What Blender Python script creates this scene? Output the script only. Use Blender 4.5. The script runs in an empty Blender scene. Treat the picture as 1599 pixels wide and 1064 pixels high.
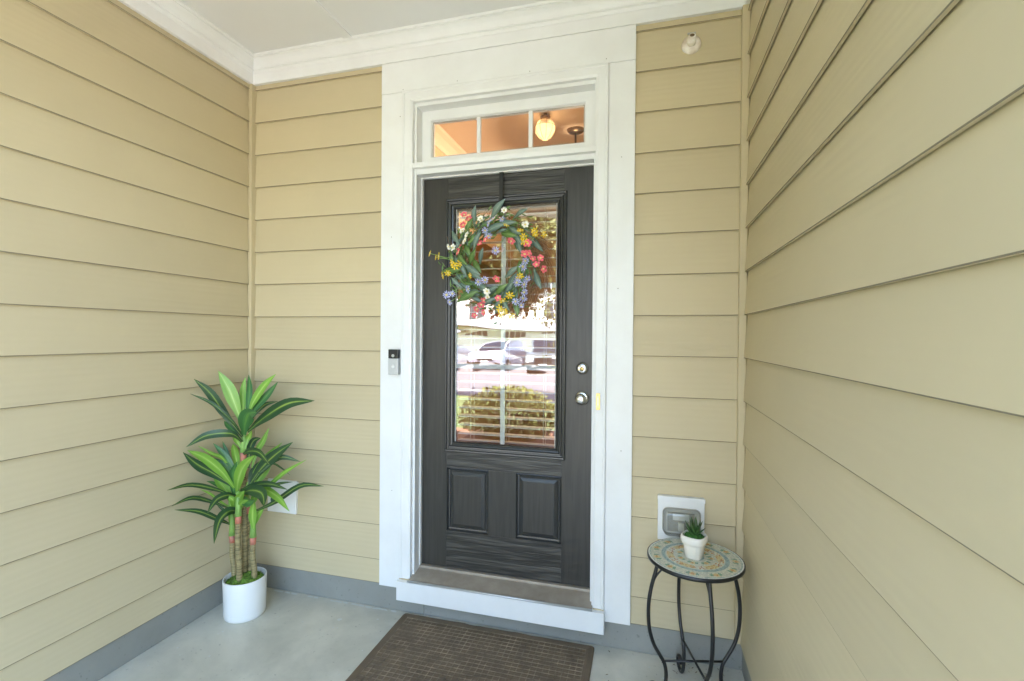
import bpy, bmesh, math, random
from mathutils import Vector, Matrix, noise
R = math.radians
random.seed(7)
scene = bpy.context.scene
col = scene.collection

# ---------------------------------------------------------------- camera
cam_d = bpy.data.cameras.new('camera')
cam_d.lens = 17.011
cam_d.sensor_width = 36.0
cam_d.clip_start = 0.02
cam_d.clip_end = 2000
cam = bpy.data.objects.new('camera', cam_d)
col.objects.link(cam)
cam.matrix_world = Matrix(((0.963669, -0.009989, 0.266914, 0.6121),
                           (0.266984, 0.006468, -0.963679, -2.2128),
                           (0.007900, 0.999929, 0.008900, 1.4049),
                           (0, 0, 0, 1)))
scene.camera = cam

# ---------------------------------------------------------------- sky and sun
SUN_EL, SUN_AZ = R(60), R(-28)      # high sun behind the house, a little to the left
world = bpy.data.worlds.new('World')
scene.world = world
world.use_nodes = True
wn = world.node_tree
sky = wn.nodes.new('ShaderNodeTexSky')
sky.sky_type = 'NISHITA'
sky.sun_disc = False
sky.sun_elevation = SUN_EL
sky.sun_rotation = SUN_AZ
sky.air_density = 1.0
sky.dust_density = 2.2
wn.nodes['Background'].inputs[1].default_value = 0.15
wn.links.new(sky.outputs[0], wn.nodes['Background'].inputs[0])
sd = bpy.data.lights.new('sun', 'SUN')
sd.energy = 5.0
sd.angle = R(0.5)
sd.color = (1.0, 0.95, 0.87)
sun = bpy.data.objects.new('sun', sd)
col.objects.link(sun)
to_sun = Vector((math.sin(SUN_AZ) * math.cos(SUN_EL), math.cos(SUN_AZ) * math.cos(SUN_EL), math.sin(SUN_EL)))
sun.rotation_euler = to_sun.to_track_quat('Z', 'Y').to_euler()
sun.location = (0, 10, 20)

scene.view_settings.view_transform = 'Standard'
scene.view_settings.look = 'None'
scene.view_settings.gamma = 1.0
scene.view_settings.use_curve_mapping = False
scene.view_settings.exposure = 3.75
scene.cycles.use_denoising = True
scene.cycles.max_bounces = 10
scene.cycles.diffuse_bounces = 6
scene.cycles.transparent_max_bounces = 16
scene.cycles.caustics_reflective = False
scene.cycles.caustics_refractive = False
scene.cycles.sample_clamp_indirect = 8.0

# ---------------------------------------------------------------- materials
def mat(name, color, rough=0.6, metal=0.0, spec=0.5, var=0.0, vscale=3.0, stretch=(1, 1, 1), bump=0.0, bscale=40.0,
        bdist=0.002, coords='Object', tint=None, coat=0.0, per_object=0.0, trans=0.0):
    m = bpy.data.materials.new(name)
    m.use_nodes = True
    nt = m.node_tree
    b = nt.nodes['Principled BSDF']
    b.inputs['Base Color'].default_value = (*color, 1)
    b.inputs['Roughness'].default_value = rough
    b.inputs['Metallic'].default_value = metal
    b.inputs['Specular IOR Level'].default_value = spec
    b.inputs['Coat Weight'].default_value = coat
    vec = None
    if var or bump:
        tc = nt.nodes.new('ShaderNodeTexCoord')
        mp = nt.nodes.new('ShaderNodeMapping')
        mp.inputs['Scale'].default_value = stretch
        nt.links.new(tc.outputs[coords], mp.inputs[0])
        vec = mp.outputs[0]
        if per_object:
            oi = nt.nodes.new('ShaderNodeObjectInfo')
            ml = nt.nodes.new('ShaderNodeMath'); ml.operation = 'MULTIPLY'; ml.inputs[1].default_value = per_object
            nt.links.new(oi.outputs['Random'], ml.inputs[0])
            ad = nt.nodes.new('ShaderNodeVectorMath'); ad.operation = 'ADD'
            nt.links.new(vec, ad.inputs[0]); nt.links.new(ml.outputs[0], ad.inputs[1])
            vec = ad.outputs[0]
    if var:
        n = nt.nodes.new('ShaderNodeTexNoise'); n.inputs['Scale'].default_value = vscale
        n.inputs['Detail'].default_value = 6; n.inputs['Roughness'].default_value = 0.6
        nt.links.new(vec, n.inputs['Vector'])
        cr = nt.nodes.new('ShaderNodeValToRGB')
        t = tint or color
        cr.color_ramp.elements[0].position = 0.3; cr.color_ramp.elements[1].position = 0.72
        cr.color_ramp.elements[0].color = (*[c * (1 - var) for c in t], 1)
        cr.color_ramp.elements[1].color = (*[min(1, c * (1 + var)) for c in color], 1)
        nt.links.new(n.outputs[0], cr.inputs[0]); nt.links.new(cr.outputs[0], b.inputs['Base Color'])
    if bump:
        n2 = nt.nodes.new('ShaderNodeTexNoise'); n2.inputs['Scale'].default_value = bscale
        n2.inputs['Detail'].default_value = 5
        nt.links.new(vec, n2.inputs['Vector'])
        bp = nt.nodes.new('ShaderNodeBump'); bp.inputs['Strength'].default_value = bump; bp.inputs['Distance'].default_value = bdist
        nt.links.new(n2.outputs[0], bp.inputs['Height']); nt.links.new(bp.outputs[0], b.inputs['Normal'])
    return m

M = {}
def siding_material():
    # painted fibre-cement plank: faint cedar grain pressed along the length (local X)
    m = mat('siding_paint', (0.545, 0.463, 0.295), rough=0.5, spec=0.35, var=0.035, vscale=2.2, per_object=37.0)
    nt = m.node_tree; b = nt.nodes['Principled BSDF']
    tc = nt.nodes.new('ShaderNodeTexCoord'); oi = nt.nodes.new('ShaderNodeObjectInfo')
    ml = nt.nodes.new('ShaderNodeMath'); ml.operation = 'MULTIPLY'; ml.inputs[1].default_value = 53
    nt.links.new(oi.outputs['Random'], ml.inputs[0])
    ad = nt.nodes.new('ShaderNodeVectorMath'); nt.links.new(tc.outputs['Object'], ad.inputs[0]); nt.links.new(ml.outputs[0], ad.inputs[1])
    mp = nt.nodes.new('ShaderNodeMapping'); mp.inputs['Scale'].default_value = (0.9, 9, 11)
    nt.links.new(ad.outputs[0], mp.inputs[0])
    w = nt.nodes.new('ShaderNodeTexWave'); w.wave_type = 'BANDS'; w.bands_direction = 'Z'
    w.inputs['Scale'].default_value = 1.1; w.inputs['Distortion'].default_value = 7; w.inputs['Detail'].default_value = 3
    w.inputs['Detail Scale'].default_value = 0.8
    nt.links.new(mp.outputs[0], w.inputs[0])
    n = nt.nodes.new('ShaderNodeTexNoise'); n.inputs['Scale'].default_value = 2.2; n.inputs['Detail'].default_value = 5
    nt.links.new(mp.outputs[0], n.inputs['Vector'])
    mx = nt.nodes.new('ShaderNodeMath'); mx.operation = 'MULTIPLY'
    nt.links.new(w.outputs['Fac'], mx.inputs[0]); nt.links.new(n.outputs[0], mx.inputs[1])
    bp = nt.nodes.new('ShaderNodeBump'); bp.inputs['Strength'].default_value = 0.26; bp.inputs['Distance'].default_value = 0.0022
    nt.links.new(mx.outputs[0], bp.inputs['Height']); nt.links.new(bp.outputs[0], b.inputs['Normal'])
    src = b.inputs['Base Color'].links[0].from_socket
    hs_ = nt.nodes.new('ShaderNodeHueSaturation'); mr = nt.nodes.new('ShaderNodeMapRange')
    mr.inputs[3].default_value = 0.965; mr.inputs[4].default_value = 1.03
    nt.links.new(oi.outputs['Random'], mr.inputs[0]); nt.links.new(mr.outputs[0], hs_.inputs['Value'])
    nt.links.new(src, hs_.inputs['Color']); nt.links.new(hs_.outputs[0], b.inputs['Base Color'])
    return m
M['siding'] = siding_material()
M['edge'] = mat('lap_shadow_edge', (0.20, 0.17, 0.115), rough=0.9)  # dark tone paints the shadow line under each siding lap
M['white'] = mat('white_trim_paint', (0.78, 0.79, 0.78), rough=0.38, var=0.03, vscale=4, tint=(0.76, 0.76, 0.74), bump=0.06, bscale=25)
M['ceiling'] = mat('ceiling_paint', (0.74, 0.74, 0.73), rough=0.7, var=0.02, vscale=2)
M['caulk'] = mat('stained_caulk', (0.55, 0.47, 0.30), rough=0.7, var=0.2, vscale=30)

def door_material(name, axis):
    m = bpy.data.materials.new(name); m.use_nodes = True
    nt = m.node_tree; b = nt.nodes['Principled BSDF']
    b.inputs['Roughness'].default_value = 0.36
    tc = nt.nodes.new('ShaderNodeTexCoord')
    mp = nt.nodes.new('ShaderNodeMapping')
    mp.inputs['Scale'].default_value = (1.0, 6, 15) if axis == 'x' else (15, 6, 1.0)
    nt.links.new(tc.outputs['Object'], mp.inputs[0])
    n0 = nt.nodes.new('ShaderNodeTexNoise'); n0.inputs['Scale'].default_value = 1.3; n0.inputs['Detail'].default_value = 3
    nt.links.new(mp.outputs[0], n0.inputs['Vector'])
    w = nt.nodes.new('ShaderNodeMath'); w.operation = 'MULTIPLY'; w.inputs[1].default_value = 34
    nt.links.new(n0.outputs[0], w.inputs[0])
    s = nt.nodes.new('ShaderNodeMath'); s.operation = 'SINE'; nt.links.new(w.outputs[0], s.inputs[0])
    mp2 = nt.nodes.new('ShaderNodeMapping')
    mp2.inputs['Scale'].default_value = (6, 30, 150) if axis == 'x' else (150, 30, 6)
    nt.links.new(tc.outputs['Object'], mp2.inputs[0])
    f = nt.nodes.new('ShaderNodeTexNoise'); f.inputs['Scale'].default_value = 1.0; f.inputs['Detail'].default_value = 4
    nt.links.new(mp2.outputs[0], f.inputs['Vector'])
    ad = nt.nodes.new('ShaderNodeMath'); ad.operation = 'MULTIPLY_ADD'; ad.inputs[1].default_value = 0.20
    nt.links.new(s.outputs[0], ad.inputs[0]); nt.links.new(f.outputs[0], ad.inputs[2])
    bp = nt.nodes.new('ShaderNodeBump'); bp.inputs['Strength'].default_value = 1.0 if axis == 'x' else 0.16
    bp.inputs['Distance'].default_value = 0.0016
    nt.links.new(ad.outputs[0], bp.inputs['Height']); nt.links.new(bp.outputs[0], b.inputs['Normal'])
    cr = nt.nodes.new('ShaderNodeValToRGB')
    cr.color_ramp.elements[0].color = (0.020, 0.0185, 0.0155, 1) if axis == 'x' else (0.028, 0.026, 0.0215, 1); cr.color_ramp.elements[1].color = (0.072, 0.068, 0.058, 1) if axis == 'x' else (0.040, 0.037, 0.031, 1)
    cr.color_ramp.elements[0].position = 0.3; cr.color_ramp.elements[1].position = 0.8
    nt.links.new(ad.outputs[0], cr.inputs[0]); nt.links.new(cr.outputs[0], b.inputs['Base Color'])
    return m
M['door_v'] = door_material('charcoal_door_upright_grain', 'z')
M['door_h'] = door_material('charcoal_door_level_grain', 'x')
M['door_s'] = mat('charcoal_door_moulding', (0.032, 0.032, 0.030), rough=0.25, bump=0.1, bscale=60)

def glass_material(name, refl, wav=0.0, tint=(1, 1, 1)):
    m = bpy.data.materials.new(name); m.use_nodes = True
    nt = m.node_tree; nt.nodes.remove(nt.nodes['Principled BSDF'])
    out = nt.nodes['Material Output']
    g = nt.nodes.new('ShaderNodeBsdfGlossy'); g.inputs['Roughness'].default_value = 0.0
    t = nt.nodes.new('ShaderNodeBsdfTransparent'); t.inputs[0].default_value = (*tint, 1)
    lw = nt.nodes.new('ShaderNodeLayerWeight'); lw.inputs['Blend'].default_value = 0.25
    ma = nt.nodes.new('ShaderNodeMath'); ma.operation = 'ADD'; ma.inputs[1].default_value = refl; ma.use_clamp = True
    sc = nt.nodes.new('ShaderNodeMath'); sc.operation = 'MULTIPLY'; sc.inputs[1].default_value = 0.5
    nt.links.new(lw.outputs['Fresnel'], sc.inputs[0]); nt.links.new(sc.outputs[0], ma.inputs[0])
    mx = nt.nodes.new('ShaderNodeMixShader')
    nt.links.new(ma.outputs[0], mx.inputs[0]); nt.links.new(t.outputs[0], mx.inputs[1]); nt.links.new(g.outputs[0], mx.inputs[2])
    nt.links.new(mx.outputs[0], out.inputs[0])
    if wav:
        tc = nt.nodes.new('ShaderNodeTexCoord'); mp = nt.nodes.new('ShaderNodeMapping'); mp.inputs['Scale'].default_value = (1.2, 1, 5)
        n = nt.nodes.new('ShaderNodeTexNoise'); n.inputs['Scale'].default_value = 2.0; n.inputs['Detail'].default_value = 1
        nt.links.new(tc.outputs['Object'], mp.inputs[0]); nt.links.new(mp.outputs[0], n.inputs['Vector'])
        bp = nt.nodes.new('ShaderNodeBump'); bp.inputs['Strength'].default_value = 1.0; bp.inputs['Distance'].default_value = wav
        nt.links.new(n.outputs[0], bp.inputs['Height']); nt.links.new(bp.outputs[0], g.inputs['Normal'])
    return m
M['glass'] = glass_material("door_glass", 0.16, 0.0007)
M['tglass'] = glass_material('transom_glass', 0.03)
M['clear'] = glass_material('clear_grey_plastic', 0.10, 0.0, (0.80, 0.80, 0.76))

def concrete(name, base, dark, scale=2.6):
    m = bpy.data.materials.new(name); m.use_nodes = True
    nt = m.node_tree; b = nt.nodes['Principled BSDF']; b.inputs['Roughness'].default_value = 0.48
    b.inputs['Specular IOR Level'].default_value = 0.4
    tc = nt.nodes.new('ShaderNodeTexCoord')
    n = nt.nodes.new('ShaderNodeTexNoise'); n.inputs['Scale'].default_value = scale; n.inputs['Detail'].default_value = 8; n.inputs['Roughness'].default_value = 0.62
    n.inputs['Distortion'].default_value = 0.4
    nt.links.new(tc.outputs['Object'], n.inputs['Vector'])
    cr = nt.nodes.new('ShaderNodeValToRGB'); cr.color_ramp.elements[0].position = 0.32; cr.color_ramp.elements[1].position = 0.7
    cr.color_ramp.elements[0].color = (*dark, 1); cr.color_ramp.elements[1].color = (*base, 1)
    nt.links.new(n.outputs[0], cr.inputs[0])
    # fine scuffs and pits
    n2 = nt.nodes.new('ShaderNodeTexNoise'); n2.inputs['Scale'].default_value = 55; n2.inputs['Detail'].default_value = 3
    nt.links.new(tc.outputs['Object'], n2.inputs['Vector'])
    c2 = nt.nodes.new('ShaderNodeValToRGB'); c2.color_ramp.elements[0].position = 0.66; c2.color_ramp.elements[1].position = 0.74
    c2.color_ramp.elements[0].color = (0, 0, 0, 1); c2.color_ramp.elements[1].color = (0.6, 0.6, 0.6, 1)
    nt.links.new(n2.outputs[0], c2.inputs[0])
    mx = nt.nodes.new('ShaderNodeMixRGB'); mx.inputs[2].default_value = (*[c * 0.6 for c in dark], 1)
    nt.links.new(c2.outputs[0], mx.inputs[0]); nt.links.new(cr.outputs[0], mx.inputs[1]); nt.links.new(mx.outputs[0], b.inputs['Base Color'])
    bp = nt.nodes.new('ShaderNodeBump'); bp.inputs['Strength'].default_value = 0.25; bp.inputs['Distance'].default_value = 0.003
    nt.links.new(n.outputs[0], bp.inputs['Height']); nt.links.new(bp.outputs[0], b.inputs['Normal'])
    rr = nt.nodes.new('ShaderNodeMapRange'); rr.inputs[3].default_value = 0.38; rr.inputs[4].default_value = 0.62
    nt.links.new(n.outputs[0], rr.inputs[0]); nt.links.new(rr.outputs[0], b.inputs['Roughness'])
    return m
M['floor'] = concrete('painted_porch_concrete', (0.70, 0.675, 0.57), (0.46, 0.455, 0.38))
M['curb'] = concrete('grey_curb_paint', (0.30, 0.30, 0.27), (0.235, 0.235, 0.21))
M['chrome'] = mat('satin_nickel', (0.62, 0.60, 0.55), rough=0.22, metal=1.0)
M['brass'] = mat('brass', (0.72, 0.50, 0.18), rough=0.3, metal=1.0)
M['black'] = mat('black_metal', (0.012, 0.012, 0.012), rough=0.35, var=0.3, vscale=20)
M['alu'] = mat('weathered_sill_metal', (0.42, 0.37, 0.30), rough=0.5, metal=0.25, var=0.12, vscale=9, tint=(0.36, 0.30, 0.23), bump=0.1, bscale=30)
M['nose'] = mat('sill_nosing', (0.55, 0.56, 0.55), rough=0.35, metal=0.5)
M['plastic_w'] = mat('white_plastic', (0.78, 0.78, 0.76), rough=0.35, var=0.03, vscale=8)
M['plastic_s'] = mat('silver_plastic', (0.52, 0.53, 0.53), rough=0.35, metal=0.3)
M['plastic_k'] = mat('black_plastic', (0.02, 0.02, 0.022), rough=0.15)
M['grey'] = mat('grey_plastic', (0.40, 0.40, 0.37), rough=0.4)
M['ceramic'] = mat('white_glazed_ceramic', (0.80, 0.80, 0.78), rough=0.3, var=0.015, vscale=5)
M['ceramic2'] = mat('cream_ceramic', (0.80, 0.77, 0.70), rough=0.22)
M['moss'] = mat('green_moss', (0.17, 0.31, 0.04), rough=0.95, var=0.6, vscale=60, tint=(0.08, 0.17, 0.025), bump=1.0, bscale=140, bdist=0.006)
M['soil'] = mat('dark_soil', (0.05, 0.03, 0.02), rough=0.95)
M['trunk'] = mat('ringed_trunk', (0.33, 0.27, 0.13), rough=0.75, var=0.45, vscale=8, stretch=(1, 1, 26), tint=(0.16, 0.13, 0.05), bump=0.5, bscale=12, bdist=0.004)
M['pink'] = mat('pink_sheath', (0.55, 0.16, 0.09), rough=0.6, var=0.35, vscale=30, tint=(0.5, 0.26, 0.2))
M['stemg'] = mat('pale_green_stem', (0.24, 0.42, 0.10), rough=0.5, var=0.2, vscale=14)

def leaf_material(name, edge, mid, stripe, sw=0.10, mw=0.34):
    m = bpy.data.materials.new(name); m.use_nodes = True
    nt = m.node_tree; b = nt.nodes['Principled BSDF']; b.inputs['Roughness'].default_value = 0.36
    uv = nt.nodes.new('ShaderNodeTexCoord'); sp = nt.nodes.new('ShaderNodeSeparateXYZ'); nt.links.new(uv.outputs['UV'], sp.inputs[0])
    n = nt.nodes.new('ShaderNodeTexNoise'); n.inputs['Scale'].default_value = 1.0; n.inputs['Detail'].default_value = 3
    mp = nt.nodes.new('ShaderNodeMapping'); mp.inputs['Scale'].default_value = (26, 2.2, 1)
    oi = nt.nodes.new('ShaderNodeObjectInfo'); ml = nt.nodes.new('ShaderNodeMath'); ml.operation = 'MULTIPLY'; ml.inputs[1].default_value = 91
    nt.links.new(oi.outputs['Random'], ml.inputs[0])
    ad = nt.nodes.new('ShaderNodeVectorMath'); nt.links.new(uv.outputs['UV'], ad.inputs[0]); nt.links.new(ml.outputs[0], ad.inputs[1])
    nt.links.new(ad.outputs[0], mp.inputs[0]); nt.links.new(mp.outputs[0], n.inputs['Vector'])
    # distance from the midrib
    a = nt.nodes.new('ShaderNodeMath'); a.operation = 'SUBTRACT'; a.inputs[1].default_value = 0.5; nt.links.new(sp.outputs[0], a.inputs[0])
    ab = nt.nodes.new('ShaderNodeMath'); ab.operation = 'ABSOLUTE'; nt.links.new(a.outputs[0], ab.inputs[0])
    s2 = nt.nodes.new('ShaderNodeMath'); s2.operation = 'MULTIPLY'; s2.inputs[1].default_value = 2; nt.links.new(ab.outputs[0], s2.inputs[0])
    nn = nt.nodes.new('ShaderNodeMath'); nn.operation = 'MULTIPLY_ADD'; nn.inputs[1].default_value = 0.55; nn.inputs[2].default_value = -0.27
    nt.links.new(n.outputs[0], nn.inputs[0])
    sm = nt.nodes.new('ShaderNodeMath'); sm.operation = 'ADD'; nt.links.new(s2.outputs[0], sm.inputs[0]); nt.links.new(nn.outputs[0], sm.inputs[1])
    cr = nt.nodes.new('ShaderNodeValToRGB'); e = cr.color_ramp.elements
    e[0].position = 0.0; e[0].color = (*stripe, 1); e[1].position = 1.0; e[1].color = (*edge, 1)
    x = e.new(sw); x.color = (*stripe, 1); x = e.new(sw + 0.05); x.color = (*mid, 1); x = e.new(mw); x.color = (*mid, 1); x = e.new(mw + 0.08); x.color = (*edge, 1)
    nt.links.new(sm.outputs[0], cr.inputs[0]); nt.links.new(cr.outputs[0], b.inputs['Base Color'])
    bp = nt.nodes.new('ShaderNodeBump'); bp.inputs['Strength'].default_value = 0.25; bp.inputs['Distance'].default_value = 0.002
    nt.links.new(n.outputs[0], bp.inputs['Height']); nt.links.new(bp.outputs[0], b.inputs['Normal'])
    tr = nt.nodes.new('ShaderNodeBsdfTranslucent'); nt.links.new(cr.outputs[0], tr.inputs[0])
    mx = nt.nodes.new('ShaderNodeMixShader'); mx.inputs[0].default_value = 0.18
    nt.links.new(b.outputs[0], mx.inputs[1]); nt.links.new(tr.outputs[0], mx.inputs[2])
    nt.links.new(mx.outputs[0], nt.nodes['Material Output'].inputs[0])
    return m
M['leaf_d'] = leaf_material('dark_variegated_leaf', (0.030, 0.080, 0.030), (0.055, 0.13, 0.028), (0.28, 0.38, 0.08), 0.08, 0.24)
M['leaf_l'] = leaf_material('light_green_leaf', (0.20, 0.40, 0.05), (0.26, 0.47, 0.07), (0.40, 0.60, 0.15), 0.06, 0.30)
M['leaf_t'] = leaf_material('blue_green_leaf', (0.055, 0.17, 0.05), (0.08, 0.23, 0.06), (0.14, 0.32, 0.07), 0.06, 0.30)
M['wleaf'] = leaf_material('dusty_blue_green_leaf', (0.12, 0.185, 0.15), (0.17, 0.25, 0.20), (0.28, 0.36, 0.29), 0.07, 0.5)
M['wleaf2'] = leaf_material('mid_green_leaf', (0.10, 0.19, 0.05), (0.15, 0.26, 0.07), (0.25, 0.36, 0.13), 0.07, 0.5)
M['twig'] = mat('brown_twig', (0.30, 0.17, 0.085), rough=0.8, var=0.4, vscale=30)
M['pet_p'] = mat('coral_pink_petal', (0.82, 0.16, 0.19), rough=0.7, var=0.2, vscale=80)
M['pet_b'] = mat('periwinkle_petal', (0.48, 0.50, 0.78), rough=0.7, var=0.2, vscale=80)
M['pet_y'] = mat('yellow_petal', (0.85, 0.60, 0.03), rough=0.7, var=0.15, vscale=80)
M['pet_w'] = mat('cream_petal', (0.82, 0.80, 0.70), rough=0.7, var=0.1, vscale=80)
M['centre'] = mat('flower_centre', (0.70, 0.60, 0.22), rough=0.8)
M['rubber'] = mat('brown_rubber', (0.170, 0.125, 0.078), rough=0.8, var=0.2, vscale=7, bump=0.3, bscale=300, bdist=0.001)
M['rubber2'] = mat('dusty_rubber_rib', (0.27, 0.21, 0.14), rough=0.85, var=0.35, vscale=14, tint=(0.14, 0.105, 0.065))
M['hallwall'] = mat('cream_hall_wall', (0.66, 0.46, 0.28), rough=0.7)
M['hallceil'] = mat('hall_ceiling', (0.70, 0.56, 0.42), rough=0.8)
M['halltrim'] = mat('hall_trim', (0.78, 0.68, 0.54), rough=0.5)
M['hallfloor'] = mat('hall_wood_floor', (0.25, 0.12, 0.05), rough=0.35, var=0.25, vscale=3, stretch=(8, 1, 1))
M['bronze'] = mat('bronze_metal', (0.20, 0.13, 0.07), rough=0.35, metal=0.9)
M['blind'] = mat('white_blind_slat', (0.82, 0.80, 0.74), rough=0.4)

# ---------------------------------------------------------------- helpers
def link(name, me, mats, parent=None, loc=(0, 0, 0), rot=(0, 0, 0)):
    o = bpy.data.objects.new(name, me)
    if not isinstance(mats, (list, tuple)): mats = [mats]
    if not me.materials:
        for m_ in mats: me.materials.append(m_)
    col.objects.link(o)
    o.parent = parent
    o.location = loc; o.rotation_euler = rot
    return o

def obj(name, bm, mats, parent=None, smooth=False, loc=(0, 0, 0), rot=(0, 0, 0)):
    bmesh.ops.recalc_face_normals(bm, faces=bm.faces)
    me = bpy.data.meshes.new(name)
    bm.to_mesh(me); bm.free()
    if smooth:
        for p in me.polygons: p.use_smooth = True
    return link(name, me, mats, parent, loc, rot)

def thing(name, label, cat, loc=(0, 0, 0), rot=(0, 0, 0), group=None, kind=None):
    o = bpy.data.objects.new(name, None)
    o.empty_display_size = 0.1
    col.objects.link(o)
    o.location = loc; o.rotation_euler = rot
    tag(o, label, cat, group, kind)
    return o

def tag(o, label=None, cat=None, group=None, kind=None):
    if label: o['label'] = label
    if cat: o['category'] = cat
    if group: o['group'] = group
    if kind: o['kind'] = kind
    return o

def box(bm, x0, x1, y0, y1, z0, z1, mi=0):
    v = [bm.verts.new(p) for p in ((x0, y0, z0), (x1, y0, z0), (x1, y1, z0), (x0, y1, z0), (x0, y0, z1), (x1, y0, z1), (x1, y1, z1), (x0, y1, z1))]
    fs = [bm.faces.new([v[i] for i in f]) for f in ((0, 3, 2, 1), (4, 5, 6, 7), (0, 1, 5, 4), (1, 2, 6, 5), (2, 3, 7, 6), (3, 0, 4, 7))]
    for f in fs: f.material_index = mi
    return v

def bevel(bm, w, seg=2):
    bmesh.ops.bevel(bm, geom=list(bm.edges), offset=w, segments=seg, affect='EDGES', profile=0.6)

def boxo(name, x0, x1, y0, y1, z0, z1, m, parent=None, bev=0.0, seg=2):
    bm = bmesh.new(); box(bm, x0, x1, y0, y1, z0, z1)
    if bev: bevel(bm, bev, seg)
    return obj(name, bm, m, parent)

def tube(bm, pts, r, n=8, mi=0, cap=True, rfun=None):
    pts = [Vector(p) for p in pts]
    rings = []
    up = Vector((0, 0, 1))
    t0 = (pts[1] - pts[0]).normalized()
    s = t0.cross(up if abs(t0.z) < 0.9 else Vector((1, 0, 0))).normalized()
    for i, p in enumerate(pts):
        t = (pts[min(i + 1, len(pts) - 1)] - pts[max(i - 1, 0)])
        if t.length < 1e-9: t = t0
        t = t.normalized()
        s = (s - t * s.dot(t)).normalized()
        w = t.cross(s)
        rr = rfun(i / (len(pts) - 1)) if rfun else r
        rings.append([bm.verts.new(p + (s * math.cos(2 * math.pi * k / n) + w * math.sin(2 * math.pi * k / n)) * rr) for k in range(n)])
    for a, b in zip(rings, rings[1:]):
        for k in range(n):
            f = bm.faces.new((a[k], a[(k + 1) % n], b[(k + 1) % n], b[k])); f.material_index = mi; f.smooth = True
    if cap:
        for rg in (rings[0], rings[-1][::-1]):
            f = bm.faces.new(rg[::-1]); f.material_index = mi
    return rings

def lathe(bm, prof, n=40, cx=0, cy=0, mi=0, closed=False, sq=0.0):
    rings = []
    for r, z in prof:
        ring = []
        for k in range(n):
            a = 2 * math.pi * k / n
            rr = max(r, 1e-5)
            if sq: rr *= 1 + sq * (math.cos(4 * a)) * 0.5
            ring.append(bm.verts.new((cx + rr * math.cos(a), cy + rr * math.sin(a), z)))
        rings.append(ring)
    for a, b in zip(rings, rings[1:]):
        for k in range(n):
            f = bm.faces.new((a[k], a[(k + 1) % n], b[(k + 1) % n], b[k])); f.material_index = mi; f.smooth = True
    return rings

def catmull(P, n):
    P = [Vector(p) for p in P]
    Q = [P[0] * 2 - P[1]] + P + [P[-1] * 2 - P[-2]]
    out = []
    segs = len(P) - 1
    for i in range(n + 1):
        u = i / n * segs
        k = min(int(u), segs - 1); t = u - k
        a, b, c, d = Q[k], Q[k + 1], Q[k + 2], Q[k + 3]
        out.append(0.5 * ((2 * b) + (c - a) * t + (2 * a - 5 * b + 4 * c - d) * t * t + (3 * b - a - 3 * c + d) * t ** 3))
    return out

def frame_side(name, prof, rect, side, m, parent):
    """one mitred length of moulding round a rectangle in the XZ plane; prof = (inset, y) points"""
    x0, x1, z0, z1 = rect
    bm = bmesh.new()
    A, B = [], []
    for o, y in prof:
        c = {'l': ((x0 + o, y, z0 + o), (x0 + o, y, z1 - o)), 'r': ((x1 - o, y, z0 + o), (x1 - o, y, z1 - o)),
             't': ((x0 + o, y, z1 - o), (x1 - o, y, z1 - o)), 'b': ((x0 + o, y, z0 + o), (x1 - o, y, z0 + o)),
             'L': ((x0 + o, y, z0), (x0 + o, y, z1 - o)), 'R': ((x1 - o, y, z0), (x1 - o, y, z1 - o))}[side]
        A.append(bm.verts.new(c[0])); B.append(bm.verts.new(c[1]))
    for i in range(len(A) - 1):
        bm.faces.new((A[i], A[i + 1], B[i + 1], B[i]))
    try:
        bm.faces.new(A); bm.faces.new(B[::-1])
    except Exception:
        pass
    return obj(name, bm, m, parent)

def ydisc(bm, prof, cx, cz, n=32, mi=0):
    """lathe round the Y axis: prof = (radius, y)"""
    rings = []
    for r, y in prof:
        rings.append([bm.verts.new((cx + max(r, 1e-5) * math.cos(2 * math.pi * k / n), y, cz + max(r, 1e-5) * math.sin(2 * math.pi * k / n))) for k in range(n)])
    for a, b in zip(rings, rings[1:]):
        for k in range(n):
            f = bm.faces.new((a[k], a[(k + 1) % n], b[(k + 1) % n], b[k])); f.smooth = True; f.material_index = mi
    return rings

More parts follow.
